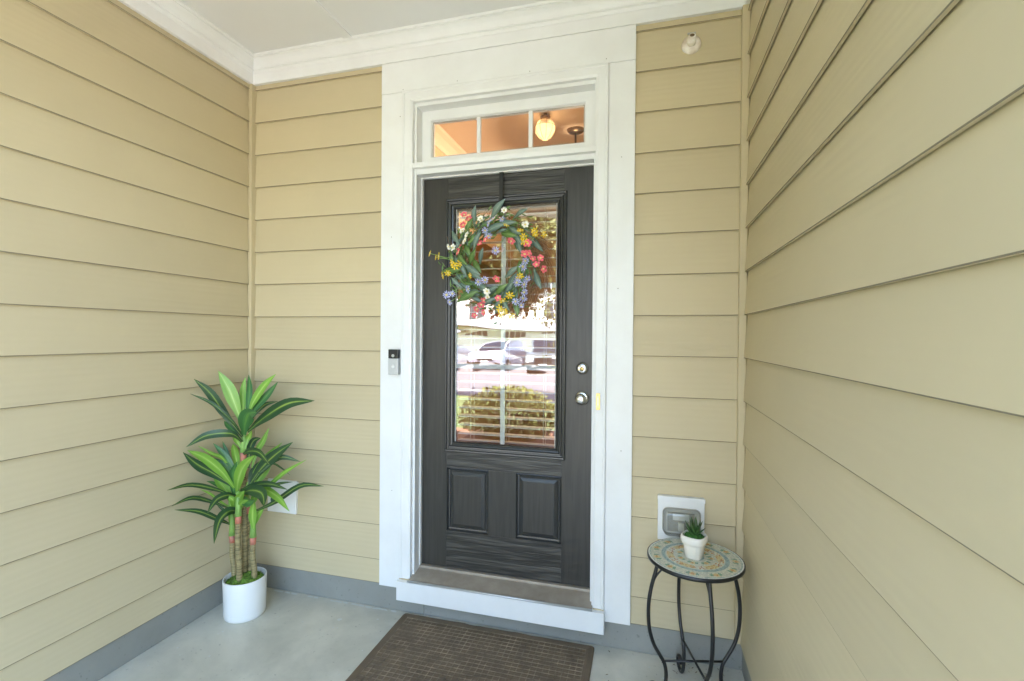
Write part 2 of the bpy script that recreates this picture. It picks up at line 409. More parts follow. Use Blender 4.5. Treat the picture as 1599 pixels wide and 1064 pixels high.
# leaf, trunk, flower positions in metres
LEAVES = [
 ('d', 0.048, -13, [(-1.337, -0.235, 0.889), (-1.393, -0.288, 1.01), (-1.425, -0.342, 1.118), (-1.464, -0.395, 1.189)]),
 ('d', 0.02, 2, [(-1.341, -0.235, 0.905), (-1.343, -0.293, 0.977), (-1.402, -0.352, 1.069), (-1.469, -0.41, 1.12)]),
 ('l', 0.065, -6, [(-1.341, -0.235, 0.957), (-1.366, -0.252, 1.053), (-1.395, -0.268, 1.142), (-1.435, -0.285, 1.22)]),
 ('l', 0.033, 5, [(-1.331, -0.235, 0.979), (-1.354, -0.215, 1.048), (-1.374, -0.195, 1.119), (-1.378, -0.175, 1.184)]),
 ('t', 0.031, 6, [(-1.312, -0.235, 0.98), (-1.327, -0.208, 1.054), (-1.345, -0.182, 1.13), (-1.377, -0.155, 1.194)]),
 ('l', 0.042, -21, [(-1.303, -0.235, 1.001), (-1.277, -0.225, 1.069), (-1.224, -0.215, 1.148), (-1.163, -0.205, 1.207)]),
 ('t', 0.042, -24, [(-1.293, -0.235, 0.981), (-1.274, -0.208, 1.041), (-1.235, -0.182, 1.097), (-1.194, -0.155, 1.163)]),
 ('d', 0.026, 16, [(-1.287, -0.235, 0.976), (-1.267, -0.202, 1.024), (-1.254, -0.168, 1.049), (-1.212, -0.135, 1.06)]),
 ('d', 0.061, -12, [(-1.305, -0.235, 0.917), (-1.199, -0.242, 0.992), (-1.053, -0.248, 1.071), (-0.898, -0.255, 1.092)]),
 ('d', 0.043, -13, [(-1.337, -0.235, 0.863), (-1.334, -0.308, 0.919), (-1.4, -0.382, 0.92), (-1.441, -0.455, 0.878)]),
 ('t', 0.076, 24, [(-1.328, -0.235, 0.9), (-1.282, -0.275, 0.967), (-1.222, -0.315, 1.023), (-1.136, -0.355, 1.04)]),
 ('t', 0.029, -1, [(-1.347, -0.235, 0.873), (-1.402, -0.228, 0.916), (-1.442, -0.222, 0.939), (-1.472, -0.215, 0.957)]),
 ('l', 0.026, 16, [(-1.34, -0.235, 0.826), (-1.359, -0.245, 0.864), (-1.365, -0.255, 0.886), (-1.371, -0.265, 0.893)]),
 ('l', 0.026, -1, [(-1.321, -0.235, 0.828), (-1.321, -0.218, 0.871), (-1.325, -0.202, 0.889), (-1.328, -0.185, 0.912)]),
 ('l', 0.048, 6, [(-1.382, -0.235, 0.624), (-1.399, -0.3, 0.725), (-1.43, -0.365, 0.805), (-1.462, -0.43, 0.856)]),
 ('d', 0.051, -17, [(-1.385, -0.235, 0.629), (-1.435, -0.308, 0.713), (-1.456, -0.382, 0.777), (-1.459, -0.455, 0.853)]),
 ('t', 0.034, 6, [(-1.369, -0.235, 0.688), (-1.393, -0.25, 0.748), (-1.429, -0.265, 0.807), (-1.472, -0.28, 0.857)]),
 ('l', 0.038, 18, [(-1.366, -0.235, 0.705), (-1.389, -0.218, 0.751), (-1.419, -0.202, 0.809), (-1.446, -0.185, 0.836)]),
 ('t', 0.021, 1, [(-1.369, -0.235, 0.694), (-1.41, -0.233, 0.753), (-1.444, -0.232, 0.814), (-1.466, -0.23, 0.857)]),
 ('l', 0.019, 12, [(-1.395, -0.235, 0.702), (-1.413, -0.28, 0.785), (-1.43, -0.325, 0.818), (-1.466, -0.37, 0.863)]),
 ('t', 0.032, 8, [(-1.382, -0.235, 0.64), (-1.4, -0.255, 0.707), (-1.425, -0.275, 0.757), (-1.47, -0.295, 0.79)]),
 ('l', 0.061, -21, [(-1.37, -0.235, 0.594), (-1.316, -0.282, 0.68), (-1.239, -0.328, 0.77), (-1.129, -0.375, 0.845)]),
 ('d', 0.042, 12, [(-1.331, -0.235, 0.802), (-1.241, -0.288, 0.836), (-1.13, -0.342, 0.846), (-1.022, -0.395, 0.807)]),
 ('l', 0.034, 4, [(-1.311, -0.235, 0.646), (-1.273, -0.215, 0.712), (-1.222, -0.195, 0.79), (-1.15, -0.175, 0.86)]),
 ('d', 0.06, -9, [(-1.304, -0.235, 0.636), (-1.244, -0.218, 0.726), (-1.172, -0.202, 0.8), (-1.078, -0.185, 0.869)]),
 ('d', 0.034, -23, [(-1.266, -0.235, 0.671), (-1.228, -0.208, 0.735), (-1.152, -0.182, 0.787), (-1.055, -0.155, 0.765)]),
 ('d', 0.012, 18, [(-1.229, -0.235, 0.716), (-1.19, -0.202, 0.757), (-1.163, -0.168, 0.73), (-1.135, -0.135, 0.685)]),
 ('l', 0.022, -1, [(-1.317, -0.235, 0.551), (-1.203, -0.235, 0.635), (-1.081, -0.235, 0.733), (-0.959, -0.235, 0.802)]),
 ('d', 0.038, 10, [(-1.298, -0.235, 0.736), (-1.318, -0.208, 0.818), (-1.318, -0.182, 0.86), (-1.299, -0.155, 0.869)]),
 ('l', 0.031, 18, [(-1.279, -0.235, 0.738), (-1.276, -0.205, 0.815), (-1.266, -0.175, 0.862), (-1.258, -0.145, 0.922)]),
 ('d', 0.026, 10, [(-1.381, -0.235, 0.582), (-1.407, -0.333, 0.649), (-1.442, -0.432, 0.695), (-1.462, -0.53, 0.698)]),
 ('l', 0.013, 21, [(-1.394, -0.235, 0.522), (-1.418, -0.275, 0.56), (-1.453, -0.315, 0.616), (-1.47, -0.355, 0.648)]),
 ('d', 0.024, -5, [(-1.401, -0.235, 0.517), (-1.448, -0.325, 0.584), (-1.455, -0.415, 0.627), (-1.466, -0.505, 0.618)]),
 ('d', 0.029, 15, [(-1.4, -0.235, 0.437), (-1.396, -0.32, 0.498), (-1.423, -0.405, 0.563), (-1.467, -0.49, 0.595)]),
 ('d', 0.041, -2, [(-1.378, -0.235, 0.587), (-1.378, -0.288, 0.607), (-1.386, -0.342, 0.6), (-1.382, -0.395, 0.554)]),
 ('d', 0.063, 21, [(-1.352, -0.235, 0.508), (-1.345, -0.302, 0.537), (-1.338, -0.368, 0.514), (-1.299, -0.435, 0.437)]),
 ('l', 0.048, 18, [(-1.394, -0.235, 0.533), (-1.415, -0.253, 0.611), (-1.441, -0.272, 0.666), (-1.467, -0.29, 0.719)]),
 ('d', 0.031, -20, [(-1.349, -0.235, 0.617), (-1.241, -0.275, 0.664), (-1.1, -0.315, 0.696), (-0.965, -0.355, 0.694)]),
 ('d', 0.062, -18, [(-1.352, -0.235, 0.6), (-1.222, -0.295, 0.649), (-1.105, -0.355, 0.661), (-1.038, -0.415, 0.629)]),
 ('t', 0.046, -14, [(-1.352, -0.235, 0.558), (-1.303, -0.268, 0.585), (-1.233, -0.302, 0.59), (-1.162, -0.335, 0.62)]),
 ('l', 0.053, 23, [(-1.279, -0.235, 0.576), (-1.191, -0.255, 0.642), (-1.088, -0.275, 0.623), (-1.004, -0.295, 0.569)]),
 ('d', 0.03, -3, [(-1.278, -0.235, 0.513), (-1.147, -0.228, 0.577), (-1.001, -0.222, 0.67), (-0.875, -0.215, 0.676)]),
 ('l', 0.036, 6, [(-1.269, -0.235, 0.426), (-1.269, -0.228, 0.465), (-1.253, -0.222, 0.501), (-1.221, -0.215, 0.536)]),
 ('l', 0.039, -9, [(-1.4, -0.235, 0.395), (-1.39, -0.242, 0.451), (-1.387, -0.248, 0.507), (-1.4, -0.255, 0.571)]),
 ('l', 0.039, 0, [(-1.265, -0.235, 0.421), (-1.262, -0.245, 0.477), (-1.253, -0.255, 0.533), (-1.234, -0.265, 0.59)]),
 ('d', 0.016, -5, [(-1.273, -0.235, 0.608), (-1.215, -0.208, 0.637), (-1.157, -0.182, 0.655), (-1.104, -0.155, 0.659)]),
 ('t', 0.019, -7, [(-1.434, -0.235, 0.603), (-1.452, -0.262, 0.636), (-1.462, -0.288, 0.661), (-1.474, -0.315, 0.676)]),
 ('d', 0.014, 4, [(-1.401, -0.235, 0.49), (-1.425, -0.243, 0.506), (-1.449, -0.252, 0.523), (-1.473, -0.26, 0.545)]),
 ('d', 0.055, 4, [(-1.292, -0.235, 0.648), (-1.286, -0.222, 0.692), (-1.26, -0.208, 0.738), (-1.234, -0.195, 0.778)]),
 ('l', 0.042, 20, [(-1.266, -0.235, 0.635), (-1.257, -0.212, 0.676), (-1.24, -0.188, 0.713), (-1.226, -0.165, 0.742)]),
 ('l', 0.041, 9, [(-1.371, -0.235, 0.514), (-1.342, -0.262, 0.568), (-1.296, -0.288, 0.612), (-1.245, -0.315, 0.651)]),
 ('t', 0.042, 21, [(-1.385, -0.235, 0.566), (-1.385, -0.242, 0.642), (-1.381, -0.248, 0.707), (-1.352, -0.255, 0.768)]),
 ('l', 0.036, 17, [(-1.368, -0.235, 0.499), (-1.364, -0.252, 0.542), (-1.361, -0.268, 0.579), (-1.382, -0.285, 0.603)]),
 ('l', 0.036, 24, [(-1.279, -0.235, 0.534), (-1.26, -0.242, 0.58), (-1.235, -0.248, 0.616), (-1.179, -0.255, 0.638)]),
 ('l', 0.031, 8, [(-1.362, -0.235, 0.499), (-1.322, -0.265, 0.545), (-1.277, -0.295, 0.586), (-1.211, -0.325, 0.612)]),
]
TRUNKS = [((-1.376, -0.245, 0.168), (-1.388, -0.245, 0.357), 's'), ((-1.317, -0.275, 0.151), (-1.321, -0.275, 0.472), 'r'), ((-1.337, -0.22, 0.18), (-1.346, -0.22, 0.505), 'r'), ((-1.327, -0.195, 0.182), (-1.346, -0.195, 0.49), 'r'), ((-1.269, -0.23, 0.17), (-1.275, -0.23, 0.355), 's')]
TALL_TOP = [-1.345, -0.22, 0.714], [-1.35, -0.22, 0.812]
WREATH_FLOWERS = [('p', (-0.228, -0.039, 1.98)), ('p', (-0.211, -0.015, 1.966)), ('p', (-0.242, -0.011, 1.938)), ('p', (-0.26, -0.013, 1.83)), ('p', (-0.259, -0.025, 1.806)), ('p', (-0.156, -0.02, 1.846)), ('p', (-0.118, -0.038, 1.856)), ('p', (-0.002, -0.016, 1.849)), ('p', (0.081, -0.025, 1.834)), ('p', (0.087, -0.035, 1.785)), ('p', (0.071, -0.043, 1.781)), ('p', (0.104, -0.015, 1.764)), ('p', (0.139, -0.01, 1.766)), ('p', (0.128, -0.042, 1.732)), ('p', (0.153, -0.017, 1.715)), ('p', (-0.128, -0.031, 1.575)), ('p', (-0.055, -0.04, 1.583)), ('p', (-0.139, -0.035, 1.554)), ('p', (-0.168, -0.018, 1.534)), ('p', (-0.133, -0.014, 1.518)), ('p', (-0.171, -0.043, 1.505)), ('p', (-0.067, -0.023, 1.675)), ('b', (-0.085, -0.043, 1.949)), ('b', (-0.109, -0.02, 1.938)), ('b', (-0.038, -0.033, 1.949)), ('b', (-0.13, -0.014, 1.907)), ('b', (-0.115, -0.011, 1.879)), ('b', (-0.074, -0.027, 1.807)), ('b', (0.054, -0.01, 1.73)), ('b', (0.072, -0.034, 1.753)), ('b', (-0.118, -0.042, 1.668)), ('b', (-0.16, -0.024, 1.662)), ('b', (-0.201, -0.044, 1.627)), ('b', (-0.285, -0.038, 1.607)), ('b', (-0.318, -0.031, 1.602)), ('b', (-0.304, -0.024, 1.568)), ('b', (0.034, -0.04, 1.653)), ('b', (0.069, -0.044, 1.643)), ('b', (0.077, -0.015, 1.672)), ('b', (0.067, -0.034, 1.608)), ('b', (0.058, -0.011, 1.583)), ('b', (0.05, -0.014, 1.55)), ('b', (0.027, -0.032, 1.567)), ('b', (0.034, -0.029, 1.669)), ('y', (-0.406, -0.027, 1.805)), ('y', (-0.377, -0.022, 1.786)), ('y', (-0.36, -0.024, 1.791)), ('y', (-0.292, -0.025, 1.757)), ('y', (-0.279, -0.023, 1.742)), ('y', (-0.257, -0.012, 1.755)), ('y', (-0.314, -0.027, 1.708)), ('y', (-0.336, -0.03, 1.696)), ('y', (-0.198, -0.02, 1.694)), ('y', (-0.018, -0.037, 1.92)), ('y', (0.046, -0.034, 1.891)), ('y', (0.056, -0.011, 1.868)), ('y', (0.063, -0.027, 1.841)), ('y', (0.114, -0.026, 1.889)), ('y', (0.122, -0.045, 1.867)), ('y', (0.155, -0.03, 1.871)), ('y', (0.045, -0.025, 1.684)), ('y', (0.002, -0.044, 1.596)), ('y', (-0.035, -0.023, 1.571)), ('y', (-0.051, -0.023, 1.535)), ('y', (-0.038, -0.043, 1.504)), ('y', (0.006, -0.023, 1.502)), ('y', (-0.024, -0.029, 1.52)), ('w', (-0.141, -0.021, 1.948)), ('w', (-0.306, -0.033, 1.834)), ('w', (-0.291, -0.02, 1.83)), ('w', (-0.229, -0.019, 1.858)), ('w', (-0.209, -0.044, 1.883)), ('w', (-0.108, -0.043, 1.616)), ('w', (-0.112, -0.021, 1.588)), ('w', (0.065, -0.011, 1.924)), ('w', (-0.236, -0.036, 1.904)), ('w', (-0.148, -0.029, 1.959)), ('w', (-0.035, -0.024, 1.993))]
WREATH_LEAVES = [((-0.191, -0.004, 1.937), (-0.177, -0.034, 2.02)), ((-0.306, -0.002, 1.914), (-0.259, -0.032, 1.846)), ((-0.108, -0.004, 1.963), (-0.035, -0.034, 2.041)), ((0.006, -0.002, 1.963), (0.075, -0.032, 1.993)), ((0.085, 0.01, 1.873), (0.147, -0.02, 1.801)), ((0.024, -0.005, 1.877), (0.05, -0.035, 1.792)), ((0.108, -0.001, 1.71), (0.144, -0.031, 1.627)), ((-0.025, 0.019, 1.627), (0.02, -0.011, 1.7)), ((-0.237, -0.019, 1.749), (-0.149, -0.049, 1.696)), ((-0.359, 0.008, 1.72), (-0.254, -0.022, 1.726)), ((-0.281, 0.017, 1.659), (-0.19, -0.013, 1.654)), ((-0.272, -0.004, 1.574), (-0.168, -0.034, 1.617)), ((-0.141, -0.009, 1.596), (-0.064, -0.039, 1.639)), ((0.017, 0.02, 1.611), (0.029, -0.01, 1.505)), ((-0.138, -0.008, 1.902), (-0.034, -0.038, 1.927)), ((-0.193, -0.011, 1.821), (-0.149, -0.041, 1.893)), ((-0.217, 0.002, 1.749), (-0.178, -0.028, 1.818)), ((-0.204, 0.015, 1.781), (-0.154, -0.015, 1.71)), ((-0.074, -0.015, 1.928), (0.02, -0.045, 1.934)), ((-0.052, -0.004, 1.893), (0.03, -0.034, 1.87)), ((-0.023, -0.003, 1.923), (0.045, -0.033, 1.88)), ((-0.171, 0.022, 1.758), (-0.147, -0.008, 1.825)), ((0.032, 0.002, 1.757), (0.046, -0.028, 1.687)), ((0.029, 0.023, 1.673), (0.07, -0.007, 1.726)), ((-0.081, -0.012, 1.604), (-0.014, -0.042, 1.647)), ((-0.038, -0.003, 1.604), (0.014, -0.033, 1.659)), ((-0.19, 0.013, 1.675), (-0.119, -0.017, 1.623)), ((-0.129, 0.024, 1.572), (-0.07, -0.006, 1.626)), ((-0.084, 0.003, 1.515), (-0.049, -0.027, 1.581)), ((-0.047, -0.009, 1.586), (-0.004, -0.039, 1.527)), ((-0.148, -0.014, 1.55), (-0.078, -0.044, 1.581)), ((-0.241, 0.006, 1.858), (-0.204, -0.024, 1.788)), ((-0.275, -0.01, 1.804), (-0.216, -0.04, 1.745)), ((-0.254, 0.02, 1.919), (-0.223, -0.01, 1.845)), ((-0.186, 0.022, 1.926), (-0.108, -0.008, 1.953)), ((0.012, -0.011, 1.893), (0.051, -0.041, 1.834)), ((-0.221, -0.006, 1.718), (-0.142, -0.036, 1.675)), ((-0.303, 0.02, 1.689), (-0.225, -0.01, 1.695)), ((-0.037, 0.012, 1.686), (0.034, -0.018, 1.731)), ((0.002, 0.02, 1.656), (0.03, -0.01, 1.582))]

# ================================================================ setting: ground, floor, walls
XL, XR, YF = -1.503, 1.012, -2.45     # inner faces of the porch, open at YF
ZB, ZF, ZC = 0.133, 2.775, 2.90       # bottom of siding, bottom of frieze, ceiling
S = 0.178
M['grass'] = mat('lawn', (0.10, 0.14, 0.045), rough=0.95, var=0.4, vscale=2.0, bump=1.0, bscale=30, bdist=0.03)
M['asphalt'] = mat('asphalt', (0.13, 0.12, 0.13), rough=0.85, var=0.15, vscale=0.6, bump=0.3, bscale=60)
M['mulch'] = mat('mulch', (0.20, 0.10, 0.06), rough=0.95, var=0.5, vscale=20, bump=1.0, bscale=60, bdist=0.02)
M['walk'] = mat('concrete_path', (0.46, 0.435, 0.385), rough=0.85, var=0.12, vscale=2)
M['wing'] = mat('outer_siding_paint', (0.50, 0.42, 0.28), rough=0.6, var=0.05, vscale=2)
M['shingle'] = mat('grey_shingle', (0.17, 0.18, 0.21), rough=0.9, var=0.35, vscale=3, stretch=(3, 1, 8))

def sheet(name, x0, x1, y0, y1, z, m):
    bm = bmesh.new()
    bm.faces.new([bm.verts.new(p) for p in ((x0, y0, z), (x1, y0, z), (x1, y1, z), (x0, y1, z))])
    return tag(obj(name, bm, m), kind='structure')
sheet('ground', -400, 400, -400, 400, -0.32, M['grass'])
tag(boxo('lawn', -12, -0.2, -9.0, -3.1, -0.6, -0.12, M['grass']), kind='structure')
tag(boxo('garden_bed', -3.2, -0.3, -5.0, -3.1, -0.5, -0.09, M['mulch']), kind='structure')
tag(boxo('driveway', -0.2, 9.0, -9.0, -3.1, -0.5, -0.085, M['walk']), kind='structure')  # out of view; widened over the lawn to bounce warm light into the porch
tag(boxo('kerb', -40, 30, -9.2, -9.0, -0.5, -0.15, M['walk']), kind='structure')
sheet('road', -60, 40, -37.0, -9.2, -0.31, M['asphalt'])
tag(boxo('porch_floor', XL - 0.15, XR + 0.15, -3.1, 0.35, -0.35, 0.0, M['floor']), kind='structure')
cb = bmesh.new()
box(cb, XL - 0.02, -0.45, 0.002, 0.12, 0.0, ZB + 0.012)
bevel(cb, 0.003, 1)
tag(obj('concrete_curb', cb, M['curb']), kind='structure')
tag(boxo('concrete_curb', XL - 0.12, XL - 0.001, YF, 0.0, 0.0, ZB + 0.012, M['curb'], bev=0.003, seg=1), kind='structure')
tag(boxo('concrete_curb', -0.45, XR + 0.1, 0.006, 0.12, 0.0, ZB + 0.012, M['curb'], bev=0.003, seg=1), kind='structure')
tag(boxo('concrete_curb', XR + 0.003, XR + 0.12, YF, 0.0, 0.0, ZB + 0.012, M['curb'], bev=0.003, seg=1), kind='structure')

def board_mesh(L, h):
    bm = bmesh.new()
    k = h / 0.205
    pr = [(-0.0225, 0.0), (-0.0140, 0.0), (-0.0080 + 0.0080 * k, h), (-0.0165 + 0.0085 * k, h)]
    pr = [(pr[0][0] + 0.0012, 0.0)] + pr[1:] + [(pr[0][0], 0.0025)]      # eased lower edge, coloured dark to draw the lap's shadow line
    a = [bm.verts.new((0, y, z)) for y, z in pr]; b = [bm.verts.new((L, y, z)) for y, z in pr]
    for i in range(5):
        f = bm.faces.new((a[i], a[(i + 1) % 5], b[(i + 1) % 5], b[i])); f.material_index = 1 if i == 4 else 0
    bm.faces.new(a[::-1]); bm.faces.new(b)
    bmesh.ops.recalc_face_normals(bm, faces=bm.faces)
    me = bpy.data.meshes.new('siding_board'); bm.to_mesh(me); bm.free()
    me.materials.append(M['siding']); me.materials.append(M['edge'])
    return me

def lay_boards(parent, L, origin, rz):
    """courses of lap siding, origin at the left end of the run in the wall plane"""
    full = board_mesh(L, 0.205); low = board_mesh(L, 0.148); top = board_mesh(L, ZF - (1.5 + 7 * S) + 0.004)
    zs = [(ZB, low)] + [(1.5 - (k - 8) * S, full) for k in range(15, 1, -1)] + [(1.5 + 7 * S, top)]
    # the second highest course stops under the frieze
    for z, me in zs:
        if me is full and z + 0.205 > ZF:
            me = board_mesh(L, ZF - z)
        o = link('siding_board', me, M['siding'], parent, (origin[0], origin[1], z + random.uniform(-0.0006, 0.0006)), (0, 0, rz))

back = thing('siding_wall', 'beige lap siding wall facing the camera, white door surround set in it', 'wall', (0, 0.012, 0))
for (a, b) in ((-1.478, -0.6885), (0.5555, 0.982)):
    lay_boards(back, b - a, (a, 0), 0)
boxo('wall_panel', XL - 0.15, -0.545, 0.0, 0.15, ZB + 0.012, 3.2, M['siding'], back)
boxo('wall_panel', 0.42, XR + 0.15, 0.0, 0.15, ZB + 0.012, 3.2, M['siding'], back)
boxo('wall_panel', -0.545, 0.42, 0.0, 0.15, 2.60, 3.2, M['siding'], back)
for x0, x1 in ((XL + 0.001, -1.478), (0.982, XR - 0.001)):
    boxo('corner_trim', x0, x1, -0.046, 0.0, ZB, ZF, M['siding'], back, bev=0.003)

left = thing('siding_wall', 'long beige lap siding wall on the left side of the porch', 'wall', (XL - 0.012, YF, 0))
boxo('wall_panel', -0.15, 0.0, 0.0, -YF + 0.012, ZB + 0.012, 3.2, M['siding'], left)
lay_boards(left, -YF - 0.0355, (0, 0), R(90))
boxo('end_trim', -0.15, 0.022, -0.02, 0.0, ZB, 3.2, M['white'], left)
right = thing('siding_wall', 'near beige lap siding wall filling the right side of the porch', 'wall', (XR + 0.012, YF, 0))
boxo('wall_panel', 0.0, 0.15, 0.0, -YF + 0.012, ZB + 0.012, 3.2, M['siding'], right)
lay_boards(right, -YF - 0.0355, (0, -YF - 0.0355), R(-90))
boxo('end_trim', -0.022, 0.15, -0.02, 0.0, ZB, 3.2, M['white'], right)

# ceiling with frieze and crown
ceil = thing('porch_ceiling', 'flat pale grey porch ceiling with white crown moulding', None, (0, 0, 0), kind='structure')
boxo('ceiling_panel', XL - 0.1, -0.872, YF - 0.1, 0.1, ZC, ZC + 0.02, M['ceiling'], ceil)
boxo('ceiling_panel', -0.822, XR + 0.1, YF - 0.1, 0.1, ZC, ZC + 0.02, M['ceiling'], ceil)
boxo('ceiling_batten', -0.872, -0.822, YF, -0.02, ZC - 0.007, ZC + 0.02, M['ceiling'], ceil, bev=0.002)
CR = [(0.0, 2.832), (0.024, 2.832), (0.026, 2.838), (0.030, 2.844), (0.036, 2.846), (0.036, 2.850), (0.040, 2.853), (0.045, 2.862), (0.053, 2.872), (0.063, 2.880), (0.074, 2.885), (0.074, 2.889), (0.082, 2.890), (0.086, 2.894), (0.087, 2.8995), (0.0, 2.8995)]
FR = [(0.0, ZF), (0.021, ZF), (0.022, ZF + 0.001), (0.022, 2.8315), (0.0, 2.8315)]
def run(name, prof, which):
    bm = bmesh.new(); A, B = [], []
    for o, z in prof:
        if which == 'l': a, b = (XL + o, YF, z), (XL + o, -o, z)
        elif which == 'b': a, b = (XL + o, -o, z), (XR - o, -o, z)
        else: a, b = (XR - o, YF, z), (XR - o, -o, z)
        A.append(bm.verts.new(a)); B.append(bm.verts.new(b))
    n = len(A)
    for i in range(n): bm.faces.new((A[i], A[(i + 1) % n], B[(i + 1) % n], B[i]))
    bm.faces.new(A); bm.faces.new(B[::-1])
    return obj(name, bm, M['white'], ceil)
for w_ in 'lbr':
    run('crown_moulding', CR, w_); run('frieze_board', FR, w_)

# the rest of the house round the porch: wings, upper wall and roof keep the sun off the porch
hs = thing('house', 'beige house the porch is let into, seen only as its own porch walls', 'house', (0, 0, 0))
def hb(name, *a, m=None): return boxo(name, *a, m or M['wing'], hs)
hb('wing', -7.0, XL - 0.163, YF - 0.0, 9.0, -0.3, 3.2)
hb('wing', XR + 0.163, 7.0, YF - 0.0, 9.0, -0.3, 3.2)
hb('porch_beam', XL - 0.16, XR + 0.16, YF - 0.02, YF + 0.16, 2.62, 3.2, m=M['white'])
hb('roof', -7.4, 7.4, YF - 0.35, 9.4, 3.2, 3.4, m=M['shingle'])
hb('rear_wall', XL - 0.16, XR + 0.16, 6.0, 6.2, -0.3, 3.2)

# ================================================================ door surround
sur = thing('door_frame', 'white casing, jamb and sill framing the charcoal front door and transom', 'door frame', (0, 0, 0))
W = M['white']
boxo('side_casing', -0.690, -0.5705, -0.020, 0.011, ZB - 0.004, 2.6195, W, sur, bev=0.0015, seg=1)
boxo('side_casing', 0.4425, 0.557, -0.020, 0.011, ZB - 0.004, 2.6195, W, sur, bev=0.0015, seg=1)
boxo('head_board', -0.690, 0.557, -0.0205, 0.011, 2.6205, 2.7735, W, sur, bev=0.0012, seg=1)
BM = [(0, 0.0), (0, -0.029), (0.003, -0.031), (0.010, -0.031), (0.013, -0.028), (0.044, -0.028), (0.050, -0.025), (0.0545, -0.024), (0.056, -0.021), (0.056, 0.0)]
rect = (-0.570, 0.442, 0.187, 2.620)
for sd_ in 'LRt': frame_side('brick_mould', BM, rect, sd_, W, sur)
# jamb: front edge, inner face, stop
JP = [(0.0, 0.0), (0.0, -0.004), (0.012, -0.004), (0.012, 0.052), (0.012, 0.12)]
def jamb(x0, x1, y0, y1, z0, z1, nm='jamb'): return boxo(nm, x0, x1, y0, y1, z0, z1, W, sur)
jamb(-0.560, -0.5025, -0.002, 0.150, 0.20, 2.60)
jamb(0.3775, 0.430, -0.002, 0.150, 0.20, 2.60)
jamb(-0.5025, 0.3775, -0.002, 0.150, 2.548, 2.60, 'head_jamb')
jamb(-0.5025, 0.3775, 0.002, 0.150, 2.2105, 2.236, 'head_jamb')
boxo('mullion_bar', -0.5135, 0.3935, -0.0235, 0.05, 2.2365, 2.262, W, sur, bev=0.003)
boxo('weather_strip', -0.5022, -0.4955, 0.050, 0.069, 0.225, 2.2102, W, sur, bev=0.002)
boxo('weather_strip', 0.3715, 0.3772, 0.050, 0.069, 0.225, 2.2102, W, sur, bev=0.002)
boxo('weather_strip', -0.4953, 0.3713, 0.050, 0.069, 2.203, 2.2102, W, sur, bev=0.002)
# sill: sloped tread, metal nosing, white apron
bm = bmesh.new()
pr = [(-0.050, 0.170), (-0.050, 0.1895), (-0.020, 0.1965), (0.052, 0.212), (0.052, 0.170)]
a = [bm.verts.new((-0.5115, y, z)) for y, z in pr]; b = [bm.verts.new((0.3915, y, z)) for y, z in pr]
for i in range(5): bm.faces.new((a[i], a[(i + 1) % 5], b[(i + 1) % 5], b[i]))
bm.faces.new(a[::-1]); bm.faces.new(b)
obj('sill', bm, M['alu'], sur)
boxo('sill_cap', -0.5022, 0.3772, 0.0525, 0.115, 0.17, 0.2235, M['alu'], sur, bev=0.003)
bm = bmesh.new(); tube(bm, [(-0.5135, -0.053, 0.1885), (0.3935, -0.053, 0.1885)], 0.0052, 10); obj('sill_nosing', bm, M['nose'], sur)
boxo('apron', -0.573, 0.4455, -0.056, 0.0015, 0.088, 0.1825, W, sur, bev=0.0015, seg=1)
boxo('caulk_bead', -0.570, -0.514, -0.033, -0.0005, 0.1826, 0.1868, M['caulk'], sur)
boxo('caulk_bead', 0.394, 0.442, -0.033, -0.0005, 0.1826, 0.1868, M['caulk'], sur)

M['nailmark'] = mat('filled_nail_mark', (0.36, 0.34, 0.30), rough=0.8)
bm = bmesh.new()
for x, z in ((-0.57, 2.632), (-0.28, 2.637), (0.08, 2.634), (0.43, 2.641), (-0.585, 2.50), (-0.63, 1.9), (0.50, 2.2), (0.51, 0.9), (-0.62, 0.62), (0.49, 1.62)):
    ydisc(bm, [(0.0, -0.0212), (0.0022, -0.0212), (0.0024, -0.0200)], x, z, 8)
obj('nail_marks', bm, M['nailmark'], sur)
# ================================================================ transom window
tr = thing('transom_window', 'white transom window of three panes above the charcoal door', 'window', (0, 0, 0))
TP = [(0.0, 0.062), (0.0, 0.058), (0.046, 0.058), (0.049, 0.061), (0.053, 0.070), (0.053, 0.10), (0.0, 0.10)]
tre = (-0.5020, 0.3770, 2.2630, 2.5475)
for sd_ in 'lrtb': frame_side('sash_rail', TP, tre, sd_, W, tr)
gx0, gx1, gz0, gz1 = tre[0] + 0.053, tre[1] - 0.053, tre[2] + 0.053, tre[3] - 0.053
w3 = (gx1 - gx0)
xs = [gx0, gx0 + w3 * 0.322, gx0 + w3 * 0.665, gx1]
for x in xs[1:3]: boxo('muntin', x - 0.010, x + 0.010, 0.066, 0.084, gz0, gz1, W, tr, bev=0.003)
for sd_ in 'lrtb': frame_side('glass_gasket', [(0.0531, 0.0745), (0.0565, 0.0735), (0.0565, 0.0748)], tre, sd_, M['grey'], tr)
for i in range(3):
    boxo('pane', xs[i] + (0.0102 if i else 0.0005), xs[i + 1] - (0.0102 if i < 2 else 0.0005), 0.075, 0.078, gz0 + 0.0005, gz1 - 0.0005, M['tglass'], tr)

